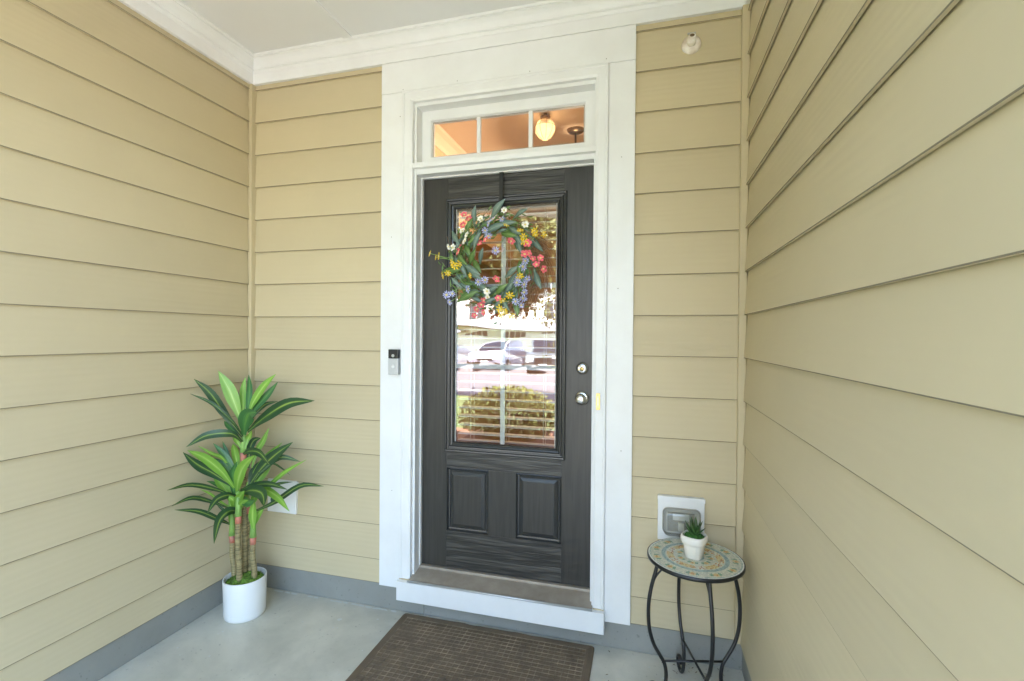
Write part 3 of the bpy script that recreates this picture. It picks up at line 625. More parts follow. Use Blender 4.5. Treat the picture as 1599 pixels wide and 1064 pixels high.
# ================================================================ front door
dr = thing('front_door', 'charcoal wood-grain front door with large glass lite and two lower panels', 'door', (-0.065, 0.07, 0.2))
D = (-0.065, 0.07, 0.2)
def db(name, x0, x1, z0, z1, m, y0=0.0, y1=0.044, bev=0.0):
    o = boxo(name, x0 - D[0], x1 - D[0], y0, y1, z0 - D[2], z1 - D[2], m, dr, bev=bev); return o
Z0, Z1 = 0.2255, 2.2095
db('stile', -0.4950, -0.3605, Z0, Z1, M['door_v']); db('stile', 0.2315, 0.3710, Z0, Z1, M['door_v'])
db('top_rail', -0.3600, 0.2310, 2.093, Z1, M['door_h'])
db('lock_rail', -0.3600, 0.2310, 0.7365, 0.820, M['door_h'])
db('bottom_rail', -0.3600, 0.2310, Z0, 0.4125, M['door_h'])
db('centre_stile', -0.1345, 0.0045, 0.4130, 0.7360, M['door_v'])
def dframe(name, prof, r, sd_, m):
    o = frame_side(name, prof, (r[0] - D[0], r[1] - D[0], r[2] - D[2], r[3] - D[2]), sd_, m, dr); return o
PB = [(0.0, 0.03), (0.0, 0.0), (0.004, -0.002), (0.009, 0.0075), (0.016, 0.009), (0.022, 0.0045), (0.036, -0.001), (0.040, -0.0015), (0.040, 0.03)]
for (a, b) in ((-0.3598, -0.1348), (0.0048, 0.2308)):
    pn = db('panel', a + 0.039, b - 0.039, 0.4130 + 0.039, 0.7360 - 0.039, M['door_v'], y0=-0.0015, y1=0.03)
    for sd_ in 'lrtb':
        f = frame_side('panel_bevel', PB, (a - D[0], b - D[0], 0.4130 - D[2], 0.7360 - D[2]), sd_, M['door_s'], pn)
GM = [(0.0, 0.02), (0.0, -0.010), (0.004, -0.014), (0.010, -0.013), (0.013, -0.006), (0.018, -0.005), (0.021, -0.011), (0.028, -0.010), (0.032, -0.003), (0.038, -0.001), (0.041, -0.006), (0.046, -0.003), (0.050, 0.009), (0.050, 0.02)]
gr = (-0.370, 0.2475, 0.818, 2.0945)
for sd_ in 'lrtb': dframe('glass_moulding', GM, gr, sd_, M['door_s'])
gX0, gX1, gZ0, gZ1 = gr[0] + 0.050, gr[1] - 0.050, gr[2] + 0.050, gr[3] - 0.050
# side strips of the stile that close the slot round the lite
db('lite_rim', -0.3600, gX0, 0.8205, 2.0925, M['door_s'], y0=0.012, y1=0.044)
db('lite_rim', gX1, 0.2310, 0.8205, 2.0925, M['door_s'], y0=0.012, y1=0.044)
db('lite_rim', gX0, gX1, 0.8205, gZ0, M['door_s'], y0=0.012, y1=0.044)
db('lite_rim', gX0, gX1, gZ1, 2.0925, M['door_s'], y0=0.012, y1=0.044)
bm = bmesh.new(); N = 24
box(bm, gX0 - D[0] + 0.0003, gX1 - D[0] - 0.0003, 0.0085, 0.0095, gZ0 - D[2] + 0.0003, gZ1 - D[2] - 0.0003)
obj('glass_pane', bm, M['glass'], dr)
zc1 = gZ0 + (gZ1 - gZ0) / 3 - 0.008; zc2 = gZ0 + (gZ1 - gZ0) * 2 / 3
M['grille'] = mat('white_grille', (0.80, 0.82, 0.80), rough=0.35)
db('grille_bar', -0.0815, -0.0575, gZ0 + 0.0005, gZ1 - 0.0005, M['grille'], y0=0.011, y1=0.018, bev=0.002)
for zc in (zc1, zc2):
    db('grille_bar', gX0 + 0.0005, -0.0818, zc - 0.012, zc + 0.012, M['grille'], y0=0.011, y1=0.018, bev=0.002)
    db('grille_bar', -0.0572, gX1 - 0.0005, zc - 0.012, zc + 0.012, M['grille'], y0=0.011, y1=0.018, bev=0.002)
# white gasket at the foot of the lite
for s_ in ((gX0 + 0.0004, gX0 + 0.005, gZ0 + 0.001, gZ1 - 0.001), (gX1 - 0.004, gX1 - 0.0004, gZ0 + 0.001, gZ1 - 0.001)):
    db('glass_gasket', s_[0], s_[1], s_[2], s_[3], M['grey'], y0=0.0055, y1=0.008)

kx = 0.325 - D[0]
bm = bmesh.new(); ydisc(bm, [(0.0, -0.066), (0.012, -0.0655), (0.021, -0.061), (0.0255, -0.053), (0.026, -0.046), (0.022, -0.036), (0.014, -0.029), (0.012, -0.02), (0.012, -0.004)], kx, 1.116 - D[2])
kn = obj('door_knob', bm, M['chrome'], dr)
bm = bmesh.new(); ydisc(bm, [(0.011, -0.010), (0.022, -0.010), (0.030, -0.007), (0.0335, -0.002), (0.0335, 0.0)], kx, 1.116 - D[2]); obj('rosette', bm, M['chrome'], kn)
bm = bmesh.new(); ydisc(bm, [(0.0, -0.016), (0.018, -0.016), (0.0215, -0.014), (0.026, -0.004), (0.029, -0.002), (0.029, 0.0)], kx, 1.256 - D[2])
dl = obj('deadbolt', bm, M['chrome'], dr)
bm = bmesh.new(); ydisc(bm, [(0.0, -0.0185), (0.009, -0.0185), (0.010, -0.0162)], kx, 1.254 - D[2]); obj('key_cylinder', bm, M['brass'], dl)
bm = bmesh.new(); box(bm, kx - 0.0012, kx + 0.0012, -0.0192, -0.0186, 1.249 - D[2], 1.259 - D[2]); obj('keyhole', bm, M['plastic_k'], dl)

# venetian blind behind the glass
bl = thing('window_blind', 'white slatted blind hanging behind the glass of the front door', 'blind', (-0.06, 0.145, 2.06))
boxo('head_rail', -0.262, 0.262, -0.022, 0.022, -0.02, 0.025, M['blind'], bl)
smesh = None
zz = -0.045; k = 0
while zz > -1.17:
    if smesh is None:
        bm = bmesh.new()
        pr = [(-0.025, 0.0016), (-0.012, 0.0024), (0.0, 0.003), (0.012, 0.0024), (0.025, 0.0016), (0.025, -0.0014), (0.0, 0.0000), (-0.025, -0.0014)]
        a = [bm.verts.new((-0.262, y, z)) for y, z in pr]; b = [bm.verts.new((0.262, y, z)) for y, z in pr]
        for i in range(8): bm.faces.new((a[i], a[(i + 1) % 8], b[(i + 1) % 8], b[i]))
        bm.faces.new(a[::-1]); bm.faces.new(b); bmesh.ops.recalc_face_normals(bm, faces=bm.faces)
        smesh = bpy.data.meshes.new('slat'); bm.to_mesh(smesh); bm.free()
    link('slat', smesh, M['blind'], bl, (0, 0, zz), (R(4 + random.uniform(-0.8, 0.8)), R(random.uniform(-0.12, 0.12)), 0))
    zz -= 0.0445
boxo('bottom_rail', -0.262, 0.262, -0.02, 0.02, zz - 0.004, zz + 0.010, M['blind'], bl)
for x in (-0.19, 0.0, 0.19):
    for y in (-0.0262, 0.0262):
        bm = bmesh.new(); tube(bm, [(x, y, 0.0), (x, y, zz)], 0.0012, 5); obj('ladder_cord', bm, M['blind'], bl)

# ================================================================ hall behind the door
hx0, hx1, hy1, hz0, hz1 = -1.45, 1.45, 5.0, 0.21, 2.90
tag(boxo('hall_floor', hx0, hx1, 0.1645, hy1, 0.15, hz0, M['hallfloor']), kind='structure')
tag(boxo('hall_ceiling', hx0, hx1, 0.1645, hy1, hz1, hz1 + 0.05, M['hallceil']), kind='structure')
tag(boxo('hall_wall', hx0 - 0.05, hx0, 0.1645, hy1, hz0, hz1, M['hallwall']), kind='structure')
tag(boxo('hall_wall', hx1, hx1 + 0.05, 0.1645, hy1, hz0, hz1, M['hallwall']), kind='structure')
tag(boxo('hall_wall', hx0, hx1, hy1, hy1 + 0.05, hz0, hz1, M['hallwall']), kind='structure')
bm = bmesh.new()
xw = -0.84
box(bm, xw - 0.5, xw - 0.06, 0.17, hy1, 2.3, 2.899)
tag(obj('hall_soffit', bm, M['hallwall']), kind='structure')
bm = bmesh.new()
pr = [(0.0, 2.80), (0.012, 2.80), (0.02, 2.83), (0.05, 2.865), (0.075, 2.88), (0.085, 2.8985), (0.0, 2.8985)]
a = [bm.verts.new((xw - 0.06 + o, 0.17, z)) for o, z in pr]; b = [bm.verts.new((xw - 0.06 + o, hy1, z)) for o, z in pr]
for i in range(7): bm.faces.new((a[i], a[(i + 1) % 7], b[(i + 1) % 7], b[i]))
tag(obj('hall_crown_moulding', bm, M['halltrim']), kind='structure')
mg = bpy.data.materials.new('lit_lamp_glass'); mg.use_nodes = True
pb = mg.node_tree.nodes['Principled BSDF']; pb.inputs['Base Color'].default_value = (0.9, 0.8, 0.6, 1)
pb.inputs['Emission Color'].default_value = (1.0, 0.72, 0.40, 1); pb.inputs['Emission Strength'].default_value = 0.03
nt_ = mg.node_tree; tr_ = nt_.nodes.new('ShaderNodeBsdfTransparent'); tr_.inputs[0].default_value = (1, 0.93, 0.8, 1)
mx_ = nt_.nodes.new('ShaderNodeMixShader'); mx_.inputs[0].default_value = 0.5
nt_.links.new(pb.outputs[0], mx_.inputs[1]); nt_.links.new(tr_.outputs[0], mx_.inputs[2]); nt_.links.new(mx_.outputs[0], nt_.nodes['Material Output'].inputs[0])
lamp = thing('ceiling_lamp', 'lit faceted glass globe lamp seen through the right transom pane', 'lamp', (-0.055, 0.99, 2.9))
bm = bmesh.new()
gl = [(0.030, -0.045), (0.062, -0.06), (0.082, -0.10), (0.080, -0.14), (0.052, -0.185), (0.022, -0.205), (0.0, -0.207)]
gl = [(r * 0.84, -0.03 + (z + 0.03) * 0.82) for r, z in gl]
lathe(bm, gl, 10)
for f in bm.faces: f.smooth = False
obj('glass_shade', bm, mg, lamp)
bm = bmesh.new()
for k in range(10):
    a_ = 2 * math.pi * k / 10
    tube(bm, [((r + 0.001) * math.cos(a_), (r + 0.001) * math.sin(a_), z) for r, z in gl[:-1]], 0.0016, 4)
tube(bm, [(0.0700 * math.cos(2 * math.pi * k / 20), 0.0700 * math.sin(2 * math.pi * k / 20), -0.0874) for k in range(21)], 0.0016, 4)
obj('shade_rib', bm, M['bronze'], lamp)
bm = bmesh.new(); lathe(bm, [(0.0, -0.03), (0.03, -0.045), (0.035, -0.02), (0.012, -0.012), (0.012, 0.0)], 16); obj('lamp_mount', bm, M['bronze'], lamp)
pl = bpy.data.lights.new('ceiling_lamp_light', 'POINT'); pl.energy = 0.08; pl.color = (1.0, 0.76, 0.52); pl.shadow_soft_size = 0.025
plo = bpy.data.objects.new('ceiling_lamp_light', pl); col.objects.link(plo); plo.parent = lamp; plo.location = (0, 0, -0.11)
pen = thing('pendant_lamp', 'bronze pendant lamp canopy and stem at the right end of the transom', 'lamp', (0.107, 1.29, 2.9))
bm = bmesh.new(); lathe(bm, [(0.0, -0.028), (0.03, -0.026), (0.052, -0.018), (0.062, -0.006), (0.064, 0.0)], 28); obj('canopy', bm, M['bronze'], pen, smooth=True)
bm = bmesh.new(); tube(bm, [(0, 0, -0.02), (0, 0, -0.30)], 0.007, 8); obj('stem', bm, M['bronze'], pen)
bm = bmesh.new(); lathe(bm, [(0.012, -0.29), (0.05, -0.31), (0.11, -0.36), (0.12, -0.375), (0.112, -0.372), (0.05, -0.32), (0.012, -0.30)], 24); obj('shade', bm, M['bronze'], pen)
pl2 = bpy.data.lights.new('pendant_lamp_light', 'POINT'); pl2.energy = 6.5; pl2.color = (1.0, 0.74, 0.48); pl2.shadow_soft_size = 0.04
plo2 = bpy.data.objects.new('pendant_lamp_light', pl2); col.objects.link(plo2); plo2.parent = pen; plo2.location = (0, 0, -0.43)

# ================================================================ dracaena in its pot
PX, PY = -1.318, -0.235
pot = bmesh.new()
lathe(pot, [(0.0, 0.0), (0.088, 0.0), (0.092, 0.004), (0.0945, 0.02), (0.0985, 0.186), (0.0975, 0.1905), (0.0935, 0.1905), (0.0915, 0.186), (0.089, 0.15), (0.0, 0.15)], 64)
po = obj('plant_pot', pot, M['ceramic'], loc=(PX, PY, 0.0005))
tag(po, 'tall round white plant pot on the floor in the left corner', 'pot')
pt = thing('dracaena_plant', 'tall artificial dracaena with striped green leaves in the white floor pot', 'plant', (PX, PY, 0.15))
def local(p, o): return tuple(Vector(p) - o.location)
bm = bmesh.new()
gridv = {}
for i in range(13):
    r = 0.0885 * i / 12
    for k in range(32):
        a_ = 2 * math.pi * k / 32
        h = 0.006 + 0.034 * (1 - (i / 12) ** 2) + 0.010 * noise.noise(Vector((r * math.cos(a_) * 38, r * math.sin(a_) * 38, 0))) + 0.012
        gridv[i, k] = bm.verts.new((r * math.cos(a_), r * math.sin(a_), h))
for i in range(12):
    for k in range(32):
        bm.faces.new((gridv[i, k], gridv[i, (k + 1) % 32], gridv[i + 1, (k + 1) % 32], gridv[i + 1, k]))
for _ in range(700):          # moss tufts
    r = 0.085 * math.sqrt(random.random()); a_ = random.uniform(0, 6.283)
    h = 0.034 * (1 - (r / 0.0885) ** 2) + 0.018
    c = Vector((r * math.cos(a_), r * math.sin(a_), h))
    d = Vector((random.gauss(0, 1), random.gauss(0, 1), random.uniform(0.4, 1.5))).normalized() * random.uniform(0.006, 0.013)
    s_ = d.cross(Vector((random.random(), random.random(), 0.1))).normalized() * 0.0022
    bm.faces.new((bm.verts.new(c - s_), bm.verts.new(c + s_), bm.verts.new(c + d)))
mo = obj('moss', bm, M['moss'], pt); mo['kind'] = 'stuff'

for i, (a, b, kd) in enumerate(TRUNKS):
    a = Vector(a) - Vector((0, 0, 0.02)); b = Vector(b)
    if i == 2: b = Vector((-1.345, -0.22, 0.745))
    pts = catmull([a, a.lerp(b, 0.35) + Vector((0.003, 0.002, 0)), a.lerp(b, 0.7) - Vector((0.003, 0, 0)), b], 44)
    bm = bmesh.new()
    r0 = 0.0135 if kd == 'r' else 0.0125
    if i in (2, 3): r0 = 0.0125
    if kd == 'r' or i in (2, 3):
        L_ = (b - a).length; nr = int(L_ / 0.0075)
        pts = catmull([a, a.lerp(b, 0.35) + Vector((0.003, 0.002, 0)), a.lerp(b, 0.7) - Vector((0.003, 0, 0)), b], nr * 4)
        tube(bm, pts, r0, 10, rfun=lambda t, nr=nr, r0=r0: r0 * (1.0 + (0.10, -0.02, -0.11, 0.0)[int(round(t * nr * 4)) % 4]) * (1.08 - 0.12 * t))
    else:
        tube(bm, pts, r0, 10, rfun=lambda t, r0=r0: r0 * (1.12 - 0.15 * t))
    obj('trunk', bm, M['trunk'], pt, loc=local((0, 0, 0), pt))
    bm = bmesh.new(); u = Vector((0, 0, 1)); ph = 0.036 if i != 2 else 0.065
    tube(bm, [b - u * 0.002, b + u * ph * 0.5, b + u * ph], 0.013, 12, rfun=lambda t: 0.0138 + 0.0018 * t)
    obj('pink_sheath', bm, M['pink'], pt, loc=local((0, 0, 0), pt))
    bm = bmesh.new()
    tube(bm, [b + u * (ph - 0.002), b + u * (ph + 0.05), b + u * (ph + 0.12)], 0.013, 12, rfun=lambda t: 0.0165 - 0.007 * t)
    obj('crown_base', bm, M['stemg'], pt, loc=local((0, 0, 0), pt))

def leaf_mesh(P, W, tilt, nseg=14, origin=(0, 0, 0), fold=0.22, facing=Vector((0.45, -0.86, 0.25)), w0=0.30):
    """a long pointed leaf with thickness, folded along its midrib"""
    O = Vector(origin)
    pts = [p - O for p in catmull(P, nseg)]
    bm = bmesh.new(); uvl = bm.loops.layers.uv.new('UVMap')
    rows = []
    for i, p in enumerate(pts):
        t = i / nseg
        tg = (pts[min(i + 1, nseg)] - pts[max(i - 1, 0)]).normalized()
        sd = tg.cross(facing)
        if sd.length < 0.15: sd = tg.cross(Vector((1, 0, 0)))
        sd.normalize()
        sd = Matrix.Rotation(R(tilt + 14 * math.sin(t * 2.2)), 3, tg) @ sd
        nm = sd.cross(tg).normalized()
        wd = W * 0.5 * (w0 + (1 - w0) * math.sin(math.pi * min(1, t / 1.1) ** 0.85)) if t < 0.5 else W * 0.5 * (max(0.0, 1 - ((t - 0.5) / 0.5) ** 2.1))
        if t < 0.5:
            k = t / 0.5; wd = W * 0.5 * (w0 + (1 - w0) * (k * k * (3 - 2 * k)))
        wd = max(wd, 0.0006)
        row = []
        for u in (-1, -0.5, 0, 0.5, 1):
            row.append(bm.verts.new(p + sd * (u * wd) + nm * (abs(u) * wd * fold - 0.35 * fold * wd * abs(u) ** 2 * 1.0)))
        rows.append(row)
    for i in range(nseg):
        for j in range(4):
            f = bm.faces.new((rows[i][j], rows[i][j + 1], rows[i + 1][j + 1], rows[i + 1][j])); f.smooth = True
            for lp, (uu, vv) in zip(f.loops, ((j / 4, i / nseg), ((j + 1) / 4, i / nseg), ((j + 1) / 4, (i + 1) / nseg), (j / 4, (i + 1) / nseg))):
                lp[uvl].uv = (uu, vv)
    return bm

def raw(name, bm, m, parent, loc=(0, 0, 0)):
    me = bpy.data.meshes.new(name); bm.to_mesh(me); bm.free()
    return link(name, me, m, parent, loc)
for t_, W_, ti, P in LEAVES:
    wmul = 0.93
    bm = leaf_mesh(P, W_ * wmul, ti * 0.8, origin=tuple(pt.location))
    raw('leaf', bm, M['leaf_' + t_], pt)

# ================================================================ side table with mosaic top
TX, TY, TZ = 0.803, -0.218, 0.555
tb = thing('side_table', 'small round mosaic-top side table with curved black metal legs', 'table', (TX, TY, 0))
def mosaic_material():
    m = bpy.data.materials.new('mosaic_stone'); m.use_nodes = True
    nt = m.node_tree; b = nt.nodes['Principled BSDF']; b.inputs['Roughness'].default_value = 0.35
    at_ = nt.nodes.new('ShaderNodeVertexColor'); at_.layer_name = 'Col'
    nt.links.new(at_.outputs[0], b.inputs['Base Color'])
    return m
M['mosaic'] = mosaic_material()
M['grout'] = mat('mosaic_grout', (0.50, 0.51, 0.45), rough=0.9)
RT = 0.178
bm = bmesh.new()
lathe(bm, [(0.0, -0.016), (RT - 0.004, -0.016), (RT, -0.013), (RT, -0.001), (RT - 0.003, 0.0), (RT - 0.005, -0.001), (RT - 0.0055, -0.004), (0.0, -0.004)], 72)
tt = obj('tabletop', bm, M['black'], tb, loc=(0, 0, TZ))
bm = bmesh.new(); lathe(bm, [(0.0, -0.0039), (0.0, -0.0012), (RT - 0.0056, -0.0012), (RT - 0.0056, -0.0039)], 72); obj('grout_bed', bm, M['grout'], tt)
# rings of little stone tesserae
bm = bmesh.new(); cl = bm.loops.layers.float_color.new('Col')
CRM, BLU, DBL, YEL, ORG, GRN, PAL, BRN = (0.60, 0.59, 0.47), (0.33, 0.42, 0.38), (0.22, 0.32, 0.31), (0.60, 0.50, 0.24), (0.55, 0.28, 0.09), (0.20, 0.34, 0.22), (0.52, 0.53, 0.44), (0.36, 0.13, 0.06)
rr_ = 0.004; ring_i = 0
def shade_col(c):
    k = random.uniform(0.98, 1.30); return (*[min(1, x * k) for x in c], 1)
def motif(r, a_, nm, r0, size):
    """little flower: orange heart, yellow petals, green leaves, nm of them on radius r0"""
    st = 2 * math.pi / nm; d = ((a_ + st / 2) % st) - st / 2
    x, y = (r - r0) / size, d * r0 / size
    q = math.hypot(x, y)
    if q < 0.30: return ORG
    if q < 0.62: return YEL if (abs(x) > 0.15 or y > 0) else ORG
    if q < 1.15 and abs(y) > abs(x) * 1.1 and (x < 0.35): return GRN
    return None
while rr_ < RT - 0.0075:
    dr_ = 0.0050
    n = max(5, int(2 * math.pi * (rr_ + dr_ / 2) / 0.0056))
    off = random.random()
    for k in range(n):
        a0 = (k + off + 0.06) * 2 * math.pi / n; a1 = (k + off + 0.94) * 2 * math.pi / n
        rm = rr_ + dr_ / 2; am = (a0 + a1) / 2
        f_ = rm / RT
        if f_ < 0.20: c = random.choice((BLU, DBL, BLU))
        elif f_ < 0.23: c = CRM
        elif f_ < 0.44:
            c = motif(rm, am, 7, 0.33 * RT, 0.017)
            if c is None: c = random.choice((CRM, CRM, PAL))
        elif f_ < 0.59:
            c = YEL if math.sin(am * 6 + 1) > -0.2 else CRM
            if random.random() < 0.16: c = ORG
            if random.random() < 0.07: c = BRN
        elif f_ < 0.615: c = CRM
        elif f_ < 0.70: c = random.choice((BLU, BLU, DBL, (0.33, 0.45, 0.43)))
        elif f_ < 0.725: c = CRM
        elif f_ < 0.925:
            c = motif(rm, am, 11, 0.825 * RT, 0.019)
            if c is None: c = random.choice((CRM, PAL, CRM))
        elif f_ < 0.95: c = random.choice((BLU, PAL))
        else: c = (0.68, 0.68, 0.62)
        sc = shade_col(c)
        ri, ro = rr_ + 0.0004, rr_ + dr_ - 0.0004
        h = random.uniform(-0.0002, 0.0003)
        tv = [bm.verts.new((r_ * math.cos(q), r_ * math.sin(q), h)) for r_, q in ((ri, a0), (ro, a0), (ro, a1), (ri, a1))]
        bv = [bm.verts.new((v.co.x, v.co.y, -0.0011)) for v in tv]
        fs = [bm.faces.new(tv)] + [bm.faces.new((tv[i], bv[i], bv[(i + 1) % 4], tv[(i + 1) % 4])) for i in range(4)]
        for f in fs:
            for lp in f.loops: lp[cl] = sc
    rr_ += dr_
ms = obj('mosaic_tiles', bm, M['mosaic'], tt); ms['kind'] = 'stuff'
# legs
prof = [(0.142, 0.541), (0.150, 0.50), (0.168, 0.43), (0.177, 0.36), (0.174, 0.28), (0.157, 0.215), (0.132, 0.17), (0.113, 0.135), (0.106, 0.09), (0.112, 0.045), (0.128, 0.016), (0.150, 0.0075), (0.172, 0.016), (0.181, 0.036), (0.172, 0.055), (0.156, 0.060), (0.145, 0.050), (0.147, 0.038)]
bm = bmesh.new()
tube(bm, catmull([(r, 0, z) for r, z in prof], 96), 0.0072, 10)
bmesh.ops.recalc_face_normals(bm, faces=bm.faces)
lm = bpy.data.meshes.new('leg'); bm.to_mesh(lm); bm.free()
az0 = 15
for k in range(4):
    link('leg', lm, M['black'], tb, (0, 0, 0), (0, 0, R(az0 + 90 * k)))
for k in range(2):
    bm = bmesh.new(); a_ = R(az0 + 90 * k); c, s_ = math.cos(a_), math.sin(a_)
    tube(bm, [(-0.118 * c, -0.118 * s_, 0.146 + 0.0085 * k), (0.118 * c, 0.118 * s_, 0.146 + 0.0085 * k)], 0.0045, 8)
    obj('cross_bar', bm, M['black'], tb)
    bm = bmesh.new()
    tube(bm, [(-0.142 * c, -0.142 * s_, 0.532 - 0.0075 * k), (0.142 * c, 0.142 * s_, 0.532 - 0.0075 * k)], 0.0045, 8)
    obj('top_bar', bm, M['black'], tb)
for k in range(4):
    a_ = R(az0 + 90 * k); c, s_ = math.cos(a_), math.sin(a_)
    bm = bmesh.new(); tube(bm, catmull([(r * c, r * s_, z) for r, z in ((0.095, 0.528), (0.125, 0.505), (0.148, 0.478), (0.160, 0.455))], 12), 0.0038, 8)
    obj('corner_brace', bm, M['black'], tb)

# succulent in a little pot
sx, sy = 0.800, -0.222
bm = bmesh.new()
lathe(bm, [(0.0, 0.0), (0.031, 0.0), (0.033, 0.003), (0.040, 0.050), (0.0405, 0.052), (0.046, 0.058), (0.0495, 0.066), (0.0500, 0.078), (0.0485, 0.084), (0.0445, 0.087), (0.041, 0.086), (0.039, 0.082), (0.038, 0.07), (0.0, 0.07)], 48, sq=0.10)
sp_ = obj('succulent_pot', bm, M['ceramic2'], loc=(sx, sy, TZ + 0.0006), rot=(0, 0, R(20)))
tag(sp_, 'small cream ceramic pot standing on the mosaic table', 'pot')
st = thing('succulent', 'small green spiky succulent growing in the cream pot', 'plant', (sx, sy, TZ + 0.0705))
bm = bmesh.new()
lathe(bm, [(0.0377, 0.004), (0.036, 0.012), (0.024, 0.017), (0.0, 0.020)], 24)
for _ in range(420):
    r = 0.039 * math.sqrt(random.random()); a_ = random.uniform(0, 6.283)
    c = Vector((r * math.cos(a_), r * math.sin(a_), 0.018 - 0.008 * (r / 0.038) ** 2))
    d = Vector((random.gauss(0, 1), random.gauss(0, 1), random.uniform(0.3, 1.2))).normalized() * random.uniform(0.004, 0.009)
    s_ = d.cross(Vector((random.random(), random.random(), 0.1))).normalized() * 0.0016
    bm.faces.new((bm.verts.new(c - s_), bm.verts.new(c + s_), bm.verts.new(c + d)))
M['smoss'] = mat('bright_moss', (0.05, 0.17, 0.03), rough=0.9, var=0.5, vscale=90)
mo = obj('moss', bm, M['smoss'], st); mo['kind'] = 'stuff'
M['succ'] = mat('succulent_leaf', (0.045, 0.14, 0.03), rough=0.35, var=0.45, vscale=30, tint=(0.06, 0.07, 0.025))
for k in range(13):
    a_ = k * 2.4; inc = 12 + 50 * (k / 12) ** 0.8; L_ = 0.074 - 0.022 * k / 12
    bm = bmesh.new()
    for i_, (t, w, th) in enumerate(((0, 0.006, 0.003), (0.25, 0.0085, 0.004), (0.55, 0.0075, 0.0035), (0.8, 0.0045, 0.002), (1.0, 0.0004, 0.0003))):
        ring = [bm.verts.new((w * math.cos(q), th * math.sin(q) + 0.010 * t * t, L_ * t)) for q in [2 * math.pi * j / 6 for j in range(6)]]
        if i_:
            for j in range(6): bm.faces.new((prev[j], prev[(j + 1) % 6], ring[(j + 1) % 6], ring[j])).smooth = True
        prev = ring
    o = obj('leaf', bm, M['succ'], st, loc=(0.004 * math.cos(a_), 0.004 * math.sin(a_), 0.014))
    o.rotation_euler = (Matrix.Rotation(a_, 3, 'Z') @ Matrix.Rotation(R(inc), 3, 'X')).to_euler()

# ================================================================ doormat
dm = thing('doormat', 'brown rubber waffle-pattern doormat on the floor in front of the door', 'doormat', (-0.072, -0.36, 0.0006))
mw, md = 0.475, 0.345
bm = bmesh.new()
n = 40
pts = []
def rc(w, d, r, wob=0):
    out = []
    for cx_, cy_, a0 in ((w - r, d - r, 0), (-w + r, d - r, 90), (-w + r, -d + r, 180), (w - r, -d + r, 270)):
        for i in range(7):
            a_ = R(a0 + i * 15); out.append((cx_ + r * math.cos(a_), cy_ + r * math.sin(a_)))
        # straight run to the next corner, slightly uneven worn edge
        nx = {0: (-1, 0), 90: (0, -1), 180: (1, 0), 270: (0, 1)}[a0]
        ln = 2 * ((w if nx[0] else d) - r)
        for i in range(1, 24):
            q = i / 24
            base = out[-1] if False else None
            x = cx_ + r * math.cos(R(a0 + 90)) + nx[0] * ln * q; y = cy_ + r * math.sin(R(a0 + 90)) + nx[1] * ln * q
            if wob and a0 == 0:
                y += wob * (math.exp(-((q - 0.68) / 0.03) ** 2) * 1.0 - math.exp(-((q - 0.63) / 0.025) ** 2) + 0.8 * math.exp(-((q - 0.36) / 0.025) ** 2) - 0.8 * math.exp(-((q - 0.31) / 0.025) ** 2))
            out.append((x, y))
    return out
outer = rc(mw, md, 0.016, 0.005); mid = rc(mw - 0.004, md - 0.004, 0.014, 0.005); inn = rc(mw - 0.034, md - 0.034, 0.006)
lv = [[bm.verts.new((x, y, z)) for x, y in L_] for L_, z in ((outer, 0.0), (outer, 0.005), (mid, 0.008), (inn, 0.0085), (inn, 0.005))]
m_ = len(outer)
for a, b in zip(lv, lv[1:]):
    for i in range(m_): bm.faces.new((a[i], a[(i + 1) % m_], b[(i + 1) % m_], b[i]))
bm.faces.new(lv[-1]); bm.faces.new(lv[0][::-1])
obj('mat_base', bm, M['rubber'], dm)
bm = bmesh.new()
for k in range(3):           # low ridges along the border
    w_, d_ = mw - 0.009 - 0.008 * k, md - 0.009 - 0.008 * k
    for (x0, x1, y0, y1) in ((-w_, w_, d_ - 0.003, d_), (-w_, w_, -d_, -d_ + 0.003), (-w_, -w_ + 0.003, -d_ + 0.0031, d_ - 0.0031), (w_ - 0.003, w_, -d_ + 0.0031, d_ - 0.0031)):
        box(bm, x0, x1, y0, y1, 0.0075, 0.0096)
obj('border_ridge', bm, M['rubber'], dm)
bm = bmesh.new()
nx, ny = 33, 25
iw, idp = mw - 0.035, md - 0.035
for i in range(nx + 1):
    x = -iw + 2 * iw * i / nx
    box(bm, x - 0.0016, x + 0.0016, -idp, idp, 0.0048, 0.0078)
for j in range(ny + 1):
    y = -idp + 2 * idp * j / ny
    box(bm, -iw, iw, y - 0.0009, y + 0.0009, 0.0047, 0.0072)
    for i in range(nx + 1):
        x = -iw + 2 * iw * i / nx
        if random.random() < 0.75: box(bm, x - 0.0022, x + 0.0022, y - 0.0022, y + 0.0022, 0.0046, 0.0093)
wg = obj('waffle_ribs', bm, M['rubber2'], dm); wg['kind'] = 'stuff'

